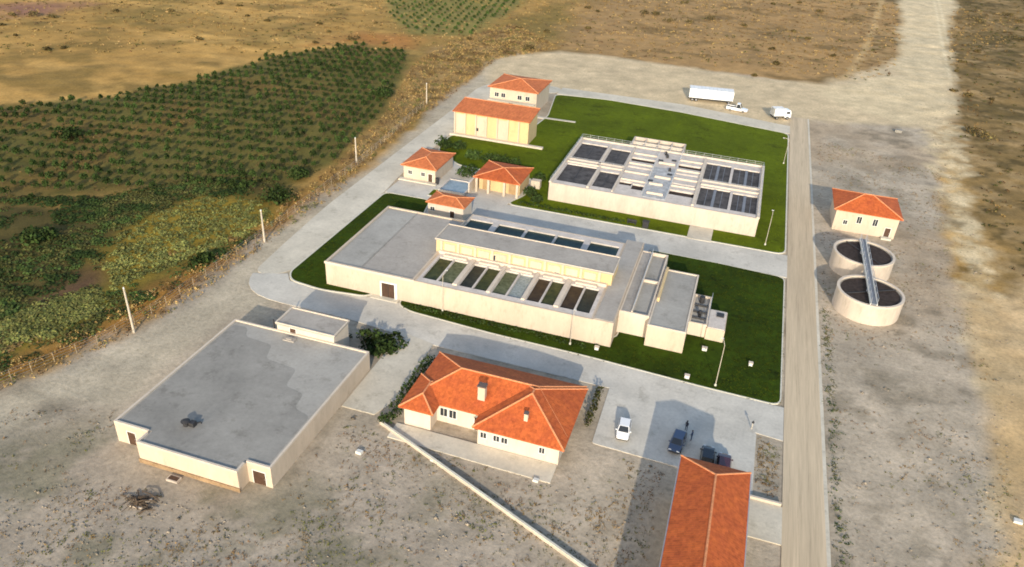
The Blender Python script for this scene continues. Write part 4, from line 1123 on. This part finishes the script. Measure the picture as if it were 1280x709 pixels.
t = thing('gate_post', 'dark round topped post at the right edge of the parking area', 'post', (10.3, 89.4, 0))
MB().cyl(10.3, 89.4, 0, 1.1, .08, .07, 10).build('post', 'pole', t)
MB().cyl(10.3, 89.4, 1.1, 1.4, .2, .1, 10).build('cap', 'dark', t)
t = thing('drain_cover', 'rusty brown drain frame on the bare soil by the warehouse front', 'drain', (-56.6, 53.4, 0))
MB().box(-57.4, -55.8, 52.9, 53.8, -.1, .22).build('frame', 'tank', t)
MB().box(-57.25, -55.95, 53.05, 53.65, .22, .26).build('cover', 'brown', t)
t = thing('debris_pile', 'dark heap of branches and scrap on the gravel below the warehouse', 'debris', (-57.7, 48.9, 0))
mb = MB()
for k in range(46):
    a = rng.uniform(0, math.pi); cx, cy = -57.8 + rng.normal() * .9, 48.9 + rng.normal() * .55; L = rng.uniform(.5, 1.6)
    z = rng.uniform(.05, .55)
    mb.tube([(cx - math.cos(a) * L, cy - math.sin(a) * L * .7, max(.03, z - .2)), (cx, cy, z + .1), (cx + math.cos(a) * L, cy + math.sin(a) * L * .7, max(.03, z - .15))], rng.uniform(.03, .08), 5)
mb.build('branches', 'bark', t)
mb = MB(); mb.prism([(-58.6, 48.0), (-57.0, 48.1), (-56.9, 48.3), (-58.5, 48.25)], .02, .16); mb.prism([(-57.2, 49.0), (-56.6, 49.6), (-56.8, 49.8), (-57.4, 49.2)], .02, .3)
mb.build('plank', 'wall_white', t)
for x, y, lab, s in ((-38.0, 65.6, 'small white slab on the gravel left of the diagonal wall', .45), (-15.2, 69.0, 'small white block on the dry soil in front of the office', .4), (-28.6, 67.7, 'small pale block beside the diagonal wall', .35), (45.4, 243.1, 'small grey concrete block alone on the right gravel yard', 1.0),
                     (42.6, 83.6, 'white stone lying at the right sandy margin', .55)):
    o = MB().prism([(x - s, y - s * .6), (x + s * .8, y - s * .7), (x + s, y + s * .5), (x - s * .7, y + s * .7)], -.1, s * .7)
    b_ = o.build('stone_block', 'box_white' if x < 45 else 'roof_stain', None, (x, y, 0))
    tag(b_, lab, 'block')

# ------------------------------------------------------------------ wire fence along the left field
pts = [(-91.5, 56.0), (-88.6, 63.5), (-85.5, 72.5), (-83.6, 82), (-83.0, 95), (-83.2, 110), (-83.4, 130), (-83.6, 152), (-85.5, 175), (-87.6, 200)]
t = thing('wire_fence', 'wire fence with thin pale posts along the dry grass on the left', 'fence', (-85, 110, 0))
acc = []
for (x0, y0), (x1, y1) in zip(pts, pts[1:]):
    n = max(1, round(math.hypot(x1 - x0, y1 - y0) / 3.0))
    for k in range(n): acc.append((x0 + (x1 - x0) * k / n, y0 + (y1 - y0) * k / n))
acc.append(pts[-1])
zz = gz([a[0] for a in acc], [a[1] for a in acc])
for (x, y), z in zip(acc, zz):
    MB().cyl(x, y, z - .3, z + 1.7, .045, .04, 6).build('post', 'fence_post', t)
mb = MB()
for h in (.4, .9, 1.4, 1.8): mb.tube([(x, y, z + h) for (x, y), z in zip(acc, zz)], .012, 4)
mb.build('wire', 'steel', t)

# ------------------------------------------------------------------ plants
DK = np.array((0.026, 0.042, 0.010)); MD = np.array((0.05, 0.075, 0.018)); OL = np.array((0.10, 0.10, 0.028)); DRY = np.array((0.26, 0.17, 0.06)); BRN = np.array((0.12, 0.075, 0.035)); GOLD = np.array((0.34, 0.23, 0.09))

def shrub(name, label, cat, x, y, r, h, color, n=160, group=None, trunk=True, size=.28, z=None):
    z = float(gz([x], [y])[0]) if z is None else z
    t = thing(name, label, cat, (x, y, z), 0, group)
    k = max(3, int(r * 2))
    cs = np.c_[rng.normal(0, r * .35, k), rng.normal(0, r * .35, k), rng.uniform(.15, .35, k) * h]
    q = leaf_cloud(cs, np.full(k, r * .7), np.full(k, h * .66), n // k + 1, np.full(k, size), np.tile(color, (k, 1)) * rng.uniform(.75, 1.25, (k, 1)), .35)
    np_mesh('crown', *q, 'leaf', t)
    if trunk:
        mb = MB(); mb.tube([(x, y, z - .2), (x + .05, y, z + h * .35), (x + .1, y + .05, z + h * .7)], .06 + r * .02, 6, 0, .02)
        for s in range(3):
            a = s * 2.1 + r; mb.tube([(x, y, z + h * .2), (x + math.cos(a) * r * .4, y + math.sin(a) * r * .4, z + h * .6)], .04, 5, 0, .015)
        mb.build('trunk', 'bark', t)
    return t

def hedge(label, x0, x1, y0, y1, h, color=DK, per=26, size=.2):
    z = 0.0
    nx = max(1, int((x1 - x0) / .8)); ny = max(1, int((y1 - y0) / .8))
    cs = [((i + .5) / nx * (x1 - x0), (j + .5) / ny * (y1 - y0), h * .3) for i in range(nx) for j in range(ny)]
    cs = np.array(cs) + rng.normal(0, .08, (len(cs), 3))
    t = thing('hedge', label, 'hedge', (x0, y0, z))
    q = leaf_cloud(cs, np.full(len(cs), .62), np.full(len(cs), h * .75) * rng.uniform(.75, 1.2, len(cs)), per, np.full(len(cs), size), np.tile(color, (len(cs), 1)) * rng.uniform(.7, 1.35, (len(cs), 1)), .3)
    np_mesh('foliage', *q, 'leaf', t)
    mb = MB()
    for k in range(max(2, int(max(x1 - x0, y1 - y0) / 1.5))):
        f = (k + .5) / max(2, int(max(x1 - x0, y1 - y0) / 1.5))
        x = x0 + (x1 - x0) * (f if x1 - x0 > y1 - y0 else .5); y = y0 + (y1 - y0) * (f if y1 - y0 >= x1 - x0 else .5)
        mb.tube([(x, y, -.1), (x, y, h * .6)], .04, 5)
    mb.build('stem', 'bark', t)
FIELD_BUSHES = [(-101.3, 203.3, 3.6, 3.4, 'large dark bush at the right end of the orchard rows'), (-92.5, 140.2, 3.0, 2.6, 'dark bush between orchard and wire fence'),
                (-89.8, 128.0, 3.4, 2.6, 'broad dark bush near the utility pole at the road bend'), (-86.6, 99.4, 2.0, 1.8, 'dark bush close to the wire fence below the road bend'),
                (-119.2, 94.9, 3.0, 2.4, 'dark bush among the weeds at the left edge'), (-155.0, 139.7, 3.2, 2.6, 'dark bush inside the orchard at the far left')]
hedge('dark hedge along the left side of the tiled office', -38.0, -36.2, 74.0, 87.0, 1.6, DK * 1.3)
hedge('dark hedge along the far side of the tiled office', -36.0, -13.0, 86.3, 87.5, 1.2, DK)
hedge('brown green hedge between office and parking area', -12.2, -10.6, 81.0, 89.8, 1.5, OL * .55)
hedge('thin dark hedge behind the small grey roofed block', -60.0, -51.0, 87.2, 88.2, 1.0, DK)
shrub('bush', 'big low dark green bush at the back corner of the warehouse', 'bush', -46.6, 87.2, 3.3, 1.7, DK * .95, 900, size=.3, z=0)
shrub('bush', 'dark bush pressed against the small grey roofed block', 'bush', -50.6 + 2.0, 88.6, 1.7, 2.2, DK * 1.2, 300, size=.26, z=0)
shrub('bush', 'small dark bush at the front left corner of the office', 'bush', -37.4, 72.8, 1.2, 1.5, DK * 1.3, 200, size=.2, z=0)
for x, y, r, h, lab in ((-69.3, 172.5, 2.4, 3.0, 'dark bush at the left road below the bay store'), (-66.0, 174.0, 2.0, 2.4, 'green bush in front of the bay store'),
                        (-60.6, 168.0, 2.2, 2.6, 'pale green bush between bay store and pump hut'), (-55.0, 166.5, 2.8, 3.2, 'dark bush behind the open fronted shed, leftmost of two'), (-50.2, 166.0, 2.6, 3.0, 'dark bush behind the open fronted shed, rightmost of two'),
                        (-58.2, 158.0, 2.6, 2.4, 'dark bush growing behind the blue water basin'), (-40.6, 153.0, 1.8, 2.0, 'dark bush at the left front corner of the settling tanks'), (-41.0, 160.5, 1.6, 2.0, 'green bush beside the open fronted shed'), (-38.6, 150.6, 1.3, 1.5, 'low bush on the lawn left of the settling tanks')):
    shrub('bush', lab, 'bush', x, y, r, h, DK * (1.9 if 'pale' in lab else 1.25), 360, size=.3, z=.05)
for x, y, r, h, lab in FIELD_BUSHES:
    shrub('bush', lab, 'bush', x, y, r, h, DK * 1.1, 420, size=.34)
hedge('low dark hedge along the cream front of the basin building', -47.6, -16.0, 99.3, 100.6, .5, DK * 1.15, 16)
hedge('dark strip of hedge along the front of the settling tank lawn', -42.6, -18.8, 147.2, 148.2, .7, DK * 1.2, 18)

# orchard: trees in rows; the nearest 300 are objects of their own
def tree_mesh(r, h, color):
    k = 5
    cs = np.c_[rng.normal(0, r * .35, k), rng.normal(0, r * .35, k), rng.uniform(.3, .5, k) * h]
    return leaf_cloud(cs, np.full(k, r * .72), np.full(k, h * .5), 30, np.full(k, .2), np.tile(color, (k, 1)) * rng.uniform(.7, 1.3, (k, 1)), .35)
variants = []
for i in range(9):
    r, h = rng.uniform(.66, .84), rng.uniform(1.7, 2.2)
    crown = tree_mesh(r, h, [DK * 1.1, DK * 1.35, DK * 1.6][i % 3])
    mb = MB().tube([(0, 0, -.3), (.04, .02, h * .4), (.06, 0, h * .6)], .08, 5, 0, .03)
    tv = np.array(mb.v); tf = np.array([x for x in mb.f if len(x) == 4])
    trunk = (tv, tf, np.tile((.10, .07, .045), (len(tv), 1)))
    variants.append((merge([crown, trunk]), crown, trunk))
def rows(zone, su, sv, ang, seed):
    p = np.array(Z[zone]); c = p.mean(0)
    r = np.random.default_rng(seed)
    U, W = np.meshgrid(np.arange(-90, 90), np.arange(-90, 90))
    u = U.ravel() * su + r.normal(0, .1, U.size); w = W.ravel() * sv + r.normal(0, .1, U.size)
    x = c[0] + u * math.cos(ang) - w * math.sin(ang); y = c[1] + u * math.sin(ang) + w * math.cos(ang)
    k = sdist(p, x, y) + (vnoise(x, y, 14, seed) - .5) * 5 > 1.0
    k &= r.random(len(x)) > .05
    return np.c_[x, y][k]
T1 = rows('orchard', 2.6, 5.1, math.radians(10), 3)
T1 = T1[(T1[:, 0] > -190)]
T2 = rows('orchardb', 3.6, 6.0, math.radians(10), 5)
T2 = T2[T2[:, 1] < 395]
allT = np.concatenate([T1, T2]); isb = np.r_[np.zeros(len(T1), bool), np.ones(len(T2), bool)]
dist = np.hypot(np.hypot(allT[:, 0], allT[:, 1]), 70)
o_ = np.argsort(dist); allT = allT[o_]; isb = isb[o_]
tz = gz(allT[:, 0], allT[:, 1])
protos = []
for i, (both, crown, trunk) in enumerate(variants):
    protos.append([np_mesh('crown', *crown, 'leaf'), np_mesh('trunk', *trunk, 'leaf')])
for i, (p, z) in enumerate(zip(allT[:300], tz[:300])):
    s = rng.uniform(.75, 1.3)
    t = thing('orchard_tree', 'small dark green orchard tree standing in the planted rows on the left', 'tree', (p[0], p[1], z), 0, 'orchard trees in rows on the left field')
    t.rotation_euler = (0, 0, rng.uniform(0, 6.3)); t.scale = (s, s, s * rng.uniform(.85, 1.15))
    for part in protos[i if i < len(protos) else rng.integers(len(protos))]:
        o = part
        if i >= len(protos):
            o = part.copy(); COL.objects.link(o)
        o.parent = t
rest = []
for p, z, b in zip(allT[300:], tz[300:], isb[300:]):
    V, F_, C_ = variants[rng.integers(len(variants))][0]
    a = rng.uniform(0, 6.3); s = rng.uniform(.75, 1.3) * (.85 if b else 1)
    R_ = np.array([[math.cos(a), -math.sin(a), 0], [math.sin(a), math.cos(a), 0], [0, 0, 1]]) * s
    rest.append((V @ R_.T + np.array((p[0], p[1], z)), F_, C_ * (1.5 if b else 1.0) * rng.uniform(.8, 1.2)))
V, F_, C_ = merge(rest)
o = np_mesh('orchard_rows', V, F_, C_, 'leaf')
tag(o, 'far rows of small orchard trees reaching to the top of the picture', 'trees', kind='stuff')
print('ORCH', len(T1), len(T2))

# scattered dry shrubs, each its own
SH = [(-271.8, 231.6, 3.9), (-263.9, 233.3, 7.7), (-256.1, 234.9, 4.6), (-260.0, 216.5, 3.0), (-220.9, 198.0, 3.3), (-218.3, 202.0, 2.6), (-243.3, 253.7, 3.9), (-221.1, 247.4, 2.2), (-227.0, 266.2, 3.1), (-189.2, 233.8, 3.3), (-221.3, 289.5, 4.0), (-211.7, 289.9, 2.4), (-185.1, 270.2, 2.9), (-167.3, 278.1, 2.9), (-157.3, 268.0, 2.7), (-143.4, 261.4, 5.2), (-151.6, 249.4, 3.2), (-105.7, 284.1, 3.3), (-113.3, 295.1, 2.1), (-80.7, 281.6, 6.4), (-83.8, 271.6, 3.8), (-94.4, 315.2, 2.9), (-69.5, 330.7, 3.7), (-78.9, 374.3, 3.4), (-72.4, 367.7, 3.3), (-82.6, 314.0, 3.6), (-52.1, 374.6, 5.8), (-46.4, 374.2, 6.6), (-39.2, 362.7, 7.2), (-29.8, 364.9, 4.8), (-22.9, 379.0, 6.7), (-6.3, 373.9, 3.3), (2.6, 287.0, 3.2), (7.0, 333.1, 2.9), (9.1, 309.1, 4.1), (15.7, 374.6, 4.1), (21.3, 360.6, 3.2), (28.1, 433.6, 5.7), (30.2, 334.9, 3.0), (4.3, 441.9, 3.9), (-38.1, 413.3, 3.7), (105.9, 454.7, 6.2), (123.9, 479.7, 8.7), (127.0, 468.2, 6.4), (113.3, 416.0, 8.5), (117.0, 414.6, 5.7), (80.5, 352.4, 3.2), (90.9, 377.6, 4.3), (75.4, 333.5, 2.3), (74.1, 298.2, 2.7), (80.9, 296.7, 2.0), (67.2, 253.9, 4.6), (69.7, 249.8, 5.1), (68.9, 300.7, 2.0), (-130.6, 261.9, 2.6), (-148.0, 290.2, 2.2), (-198.2, 275.9, 2.2), (-244.2, 207.4, 2.1), (18.4, 454.0, 3.0)]
for i, (x, y, r) in enumerate(SH):
    side = 'left golden field' if x < -105 else ('dry field beyond the dirt yard' if x < 64 else 'brown field right of the sandy track')
    shrub('dry_shrub', 'dark dry shrub scattered on the ' + side, 'shrub', x, y, max(.7, r * (.62 if 60 < x < 75 else .42)), max(.7, r * (.42 if 60 < x < 75 else .30)), (BRN * .6 + OL * .35) * rng.uniform(.7, 1.2), 110, 'dry shrubs on the ' + side, trunk=False, size=.34)

# ground cover that nobody could count
def tufts(name, label, cat, P_, r, h, n, size, cols, jit=.35, flat=.3):
    z = gz(P_[:, 0], P_[:, 1])
    k = len(P_)
    q = leaf_cloud(np.c_[P_, z], r * rng.uniform(.6, 1.5, k), h * rng.uniform(.6, 1.5, k), n, np.full(k, size), cols, jit, flat)
    return q
def pick(P_, table, seed, sc=12):
    n = vnoise(P_[:, 0], P_[:, 1], sc, seed); idx = np.clip(((n - .3) / .4 * len(table)).astype(int), 0, len(table) - 1)
    return np.array(table)[idx] * rng.uniform(.75, 1.25, (len(P_), 1))
P1 = scatter('weeds', 2300, 41, -2, clip=(-140, 50, -70, 175), dens=lambda a, b: np.clip((vnoise(a * .9 + b * .5, b * 1.6 - a * .5, 11, 84) - .40) * 6, .05, 1))
k_ = (sdist(Z['olive'], P1[:, 0], P1[:, 1]) < 0) & (sdist(Z['olive2'], P1[:, 0], P1[:, 1]) < 0) & ((sdist(Z['brownpatch'], P1[:, 0], P1[:, 1]) < 0) | (rng.random(len(P1)) < .3))
P1 = P1[k_]
q1 = tufts('', '', '', P1, 1.1, .32, 22, .26, pick(P1, [DK * 1.2, MD * 1.0, OL * .9, DK * 1.3, OL * .8, MD * 1.2, OL * 1.0, DK * 1.2], 42, 26), .14, 2.2)
P1b = np.concatenate([scatter('olive', 520, 43, 1), scatter('olive2', 420, 44, 1)])
q1b = tufts('', '', '', P1b, 1.0, .24, 20, .26, pick(P1b, [OL * 1.6, OL * 1.3, OL * 2.0, DRY * .8, OL * 1.7], 45, 16), .14, 2.2)
V, F_, C_ = merge([q1, q1b])
tag(np_mesh('tall_weeds', V, F_, C_, 'leaf'), 'dark tangled weeds covering the lower left field', 'weeds', kind='stuff')
P2 = scatter('drystrip', 4200, 46, -.5, clip=(-110, 50, -60, 320))
q2 = tufts('', '', '', P2, .45, .6, 9, .15, pick(P2, [DRY * 1.1, BRN, DRY * 1.3, OL * 1.2, GOLD * 1.1, DRY * 1.3, BRN * 1.1], 47, 7))
P2b = scatter('orchard', 1300, 48, 0, clip=(-185, 80, -80, 260))
q2b = tufts('', '', '', P2b, .5, .35, 8, .16, pick(P2b, [OL * .6, BRN, DRY * .6, MD * .8], 49, 9))
V, F_, C_ = merge([q2, q2b])
tag(np_mesh('dry_grass', V, F_, C_, 'leaf'), 'orange dry grass along the wire fence and between the orchard rows', 'grass', kind='stuff')
fld = [(-290, 150), (-120, 255), (-92, 300), (-60, 290), (60, 300), (150, 500), (-20, 470), (-120, 380), (-290, 300)]
P3 = scatter(fld, 5200, 50)
P3 = P3[sdist(Z['track'], P3[:, 0], P3[:, 1]) < 0]
q3 = tufts('', '', '', P3, .7, .35, 7, .26, pick(P3, [DRY * .8, GOLD, BRN, OL * .7, GOLD, DRY], 51, 16))
P3b = scatter('rbrown', 2400, 52, 0)
q3b = tufts('', '', '', P3b, .7, .4, 8, .26, pick(P3b, [BRN, OL * .5, DRY * .7, BRN * .8, OL * .6], 53, 14))
V, F_, C_ = merge([q3, q3b])
tag(np_mesh('field_tussocks', V, F_, C_, 'leaf'), 'dry tussocks spread over the golden fields', 'grass', kind='stuff')
yd = [(-88, 55), (-70, 62), (-70, 50), (-45, 52), (-42, 72), (-36, 69), (-12, 70), (-11, 78), (0, 77), (0, 50), (-10, 40), (-60, 25)]
P4 = np.concatenate([scatter(yd, 2600, 54, dens=lambda a, b: np.clip((vnoise(a, b, 9, 80) - .38) * 4, .05, 1)), scatter([(21, 45), (42, 70), (46, 110), (47, 160), (53, 215), (22, 225), (21, 120)], 1500, 55, dens=lambda a, b: np.clip((vnoise(a, b, 11, 81) - .42) * 4, .03, 1)), scatter([(11.3, 77.5), (14, 77), (14, 87), (11.4, 88)], 160, 56)])
P4 = P4[(sdist(FP, P4[:, 0], P4[:, 1]) < -.4)]
for tc in ((28.15, 130.8), (28.15, 146.4)): P4 = P4[np.hypot(P4[:, 0] - tc[0], P4[:, 1] - tc[1]) > 6.2]
P4 = P4[sdist([(22, 161.5), (37.5, 161.5), (37.5, 176), (22, 176)], P4[:, 0], P4[:, 1]) < 0]
q4 = tufts('', '', '', P4, .32, .12, 7, .09, pick(P4, [OL * 1.4, DRY * .8, DRY * .8, OL * 1.1, BRN * 1.7], 57, 6))
V, F_, C_ = q4
P4b = np.c_[rng.normal(21.3, .45, 260), rng.uniform(48, 128, 260)]
V, F_, C_ = merge([q4, tufts('', '', '', P4b, .4, .2, 8, .11, pick(P4b, [OL * .9, MD, OL], 58, 6))])
tag(np_mesh('yard_weeds', V, F_, C_, 'leaf'), 'small sparse weeds on the gravel yard', 'weeds', kind='stuff')
PS = np.concatenate([scatter(yd, 1300, 64, dens=lambda a, b: np.clip((vnoise(a, b, 7, 82) - .45) * 5, .04, 1)), scatter([(21, 45), (42, 70), (46, 110), (47, 160), (53, 215), (22, 225), (21, 120)], 1300, 65, dens=lambda a, b: np.clip((vnoise(a, b, 8, 83) - .45) * 5, .04, 1)),
                     scatter('track2', 500, 66)])
PS = PS[(sdist(FP, PS[:, 0], PS[:, 1]) < -.4)]
for tc in ((28.15, 130.8), (28.15, 146.4)): PS = PS[np.hypot(PS[:, 0] - tc[0], PS[:, 1] - tc[1]) > 6.2]
PS = PS[sdist([(22, 161.5), (37.5, 161.5), (37.5, 176), (22, 176)], PS[:, 0], PS[:, 1]) < 0]
oc = np.array([(1, 0, 0), (-1, 0, 0), (0, 1, 0), (0, -1, 0), (0, 0, 1), (0, 0, -1)], float)
tr = np.array([(0, 2, 4), (2, 1, 4), (1, 3, 4), (3, 0, 4), (2, 0, 5), (1, 2, 5), (3, 1, 5), (0, 3, 5)])
k = len(PS); rs = rng.uniform(.05, .16, k) * np.where(rng.random(k) < .06, 2.0, 1)
V = (oc[None] * rng.uniform(.6, 1.3, (k, 6, 3)) * rs[:, None, None] * np.array((1.2, 1, .7)) + np.c_[PS, gz(PS[:, 0], PS[:, 1]) + .03][:, None, :]).reshape(-1, 3)
F_ = (tr[None] + 6 * np.arange(k)[:, None, None]).reshape(-1, 3)
C_ = np.repeat(np.array(S(150, 138, 120)) * rng.uniform(.4, 1.25, (k, 1)), 6, axis=0)
tag(np_mesh('loose_stones', V, F_, C_, 'leaf'), 'loose stones strewn over the gravel yard', 'stones', kind='stuff')
lw = []
for poly, n, sd, excl in ((LAWN_D, 3600, 60, [(-37.2, 8.2, 152, 191)]), (LAWN_B, 2400, 61, [(-12.3, 5, 103.5, 124)]), (LAWN_L, 900, 62, [])):
    P5 = scatter(poly, n, sd, .15)
    for a, b, c_, d in excl: P5 = P5[~((P5[:, 0] > a) & (P5[:, 0] < b) & (P5[:, 1] > c_) & (P5[:, 1] < d))]
    P5 = P5[~((P5[:, 0] > -5.6) & (P5[:, 0] < -.3) & (P5[:, 1] < 153) & (P5[:, 1] > 140))]
    n_ = vnoise(P5[:, 0], P5[:, 1], 9, 63)
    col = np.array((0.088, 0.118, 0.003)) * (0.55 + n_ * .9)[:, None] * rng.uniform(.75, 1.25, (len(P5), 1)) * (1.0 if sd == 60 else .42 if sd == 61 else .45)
    k = len(P5)
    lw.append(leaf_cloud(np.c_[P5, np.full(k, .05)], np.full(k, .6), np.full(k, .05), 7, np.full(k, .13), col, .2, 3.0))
V, F_, C_ = merge(lw)
tag(np_mesh('lawn_grass', V, F_, C_, 'leaf'), 'short watered grass of the lawns', 'grass', kind='stuff')

# ------------------------------------------------------------------ sky, sun, camera
EL, AZ = 19.5, math.atan2(.27, .963)           # light travels towards (-.27, .963)
w = bpy.data.worlds.new('World'); scene.world = w; w.use_nodes = True
nt = w.node_tree; nt.nodes.clear()
wo = nt.nodes.new('ShaderNodeOutputWorld'); bg = nt.nodes.new('ShaderNodeBackground'); sk = nt.nodes.new('ShaderNodeTexSky')
sk.sky_type = 'NISHITA'; sk.sun_disc = False
sk.sun_elevation = math.radians(EL); sk.sun_rotation = math.pi + AZ
sk.air_density = 1.0; sk.dust_density = 1.2; sk.ozone_density = 1.0
bg.inputs['Strength'].default_value = SKY
nt.links.new(sk.outputs[0], bg.inputs[0]); nt.links.new(bg.outputs[0], wo.inputs[0])
sun = bpy.data.lights.new('sun', 'SUN'); sun.energy = SUN; sun.angle = math.radians(.6); sun.color = (1.0, .885, .715)
so = bpy.data.objects.new('sun', sun); COL.objects.link(so)
from mathutils import Vector, Matrix
ce = math.cos(math.radians(EL))
dv = Vector((-math.sin(AZ) * ce, math.cos(AZ) * ce, -math.sin(math.radians(EL))))
so.rotation_euler = dv.to_track_quat('-Z', 'Y').to_euler(); so.location = (60, -100, 120)

cam = bpy.data.cameras.new('camera'); co = bpy.data.objects.new('camera', cam); COL.objects.link(co)
F_PX, PITCH, ROLL, YAW = (956.9044484056361, 0.5318714026239281, -0.06199756300011208, 0.28095442191494324)
cam.sensor_width = 36.0; cam.lens = F_PX / 1280 * 36.0; cam.clip_start = 1; cam.clip_end = 12000
def cam_dir(X, Y, Zf):
    cp, sp = math.cos(PITCH), math.sin(PITCH)
    wx = X; wy = Zf * cp - Y * sp; wz = -Zf * sp - Y * cp
    c, s = math.cos(YAW), math.sin(YAW)
    return Vector((wx * c - wy * s, wx * s + wy * c, wz))
cr, sr = math.cos(ROLL), math.sin(ROLL)
right = cam_dir(cr, sr, 0); up = -cam_dir(-sr, cr, 0); fwd = cam_dir(0, 0, 1)
co.matrix_world = Matrix(((right.x, up.x, -fwd.x, 0), (right.y, up.y, -fwd.y, 0), (right.z, up.z, -fwd.z, 70.0), (0, 0, 0, 1)))
scene.camera = co
scene.view_settings.view_transform = 'Standard'
scene.view_settings.look = 'None'
scene.view_settings.exposure = EXPOSURE
scene.view_settings.gamma = 1.0
scene.render.resolution_x = 1024; scene.render.resolution_y = 567
scene.cycles.max_bounces = 5
scene.cycles.filter_width = 1.8
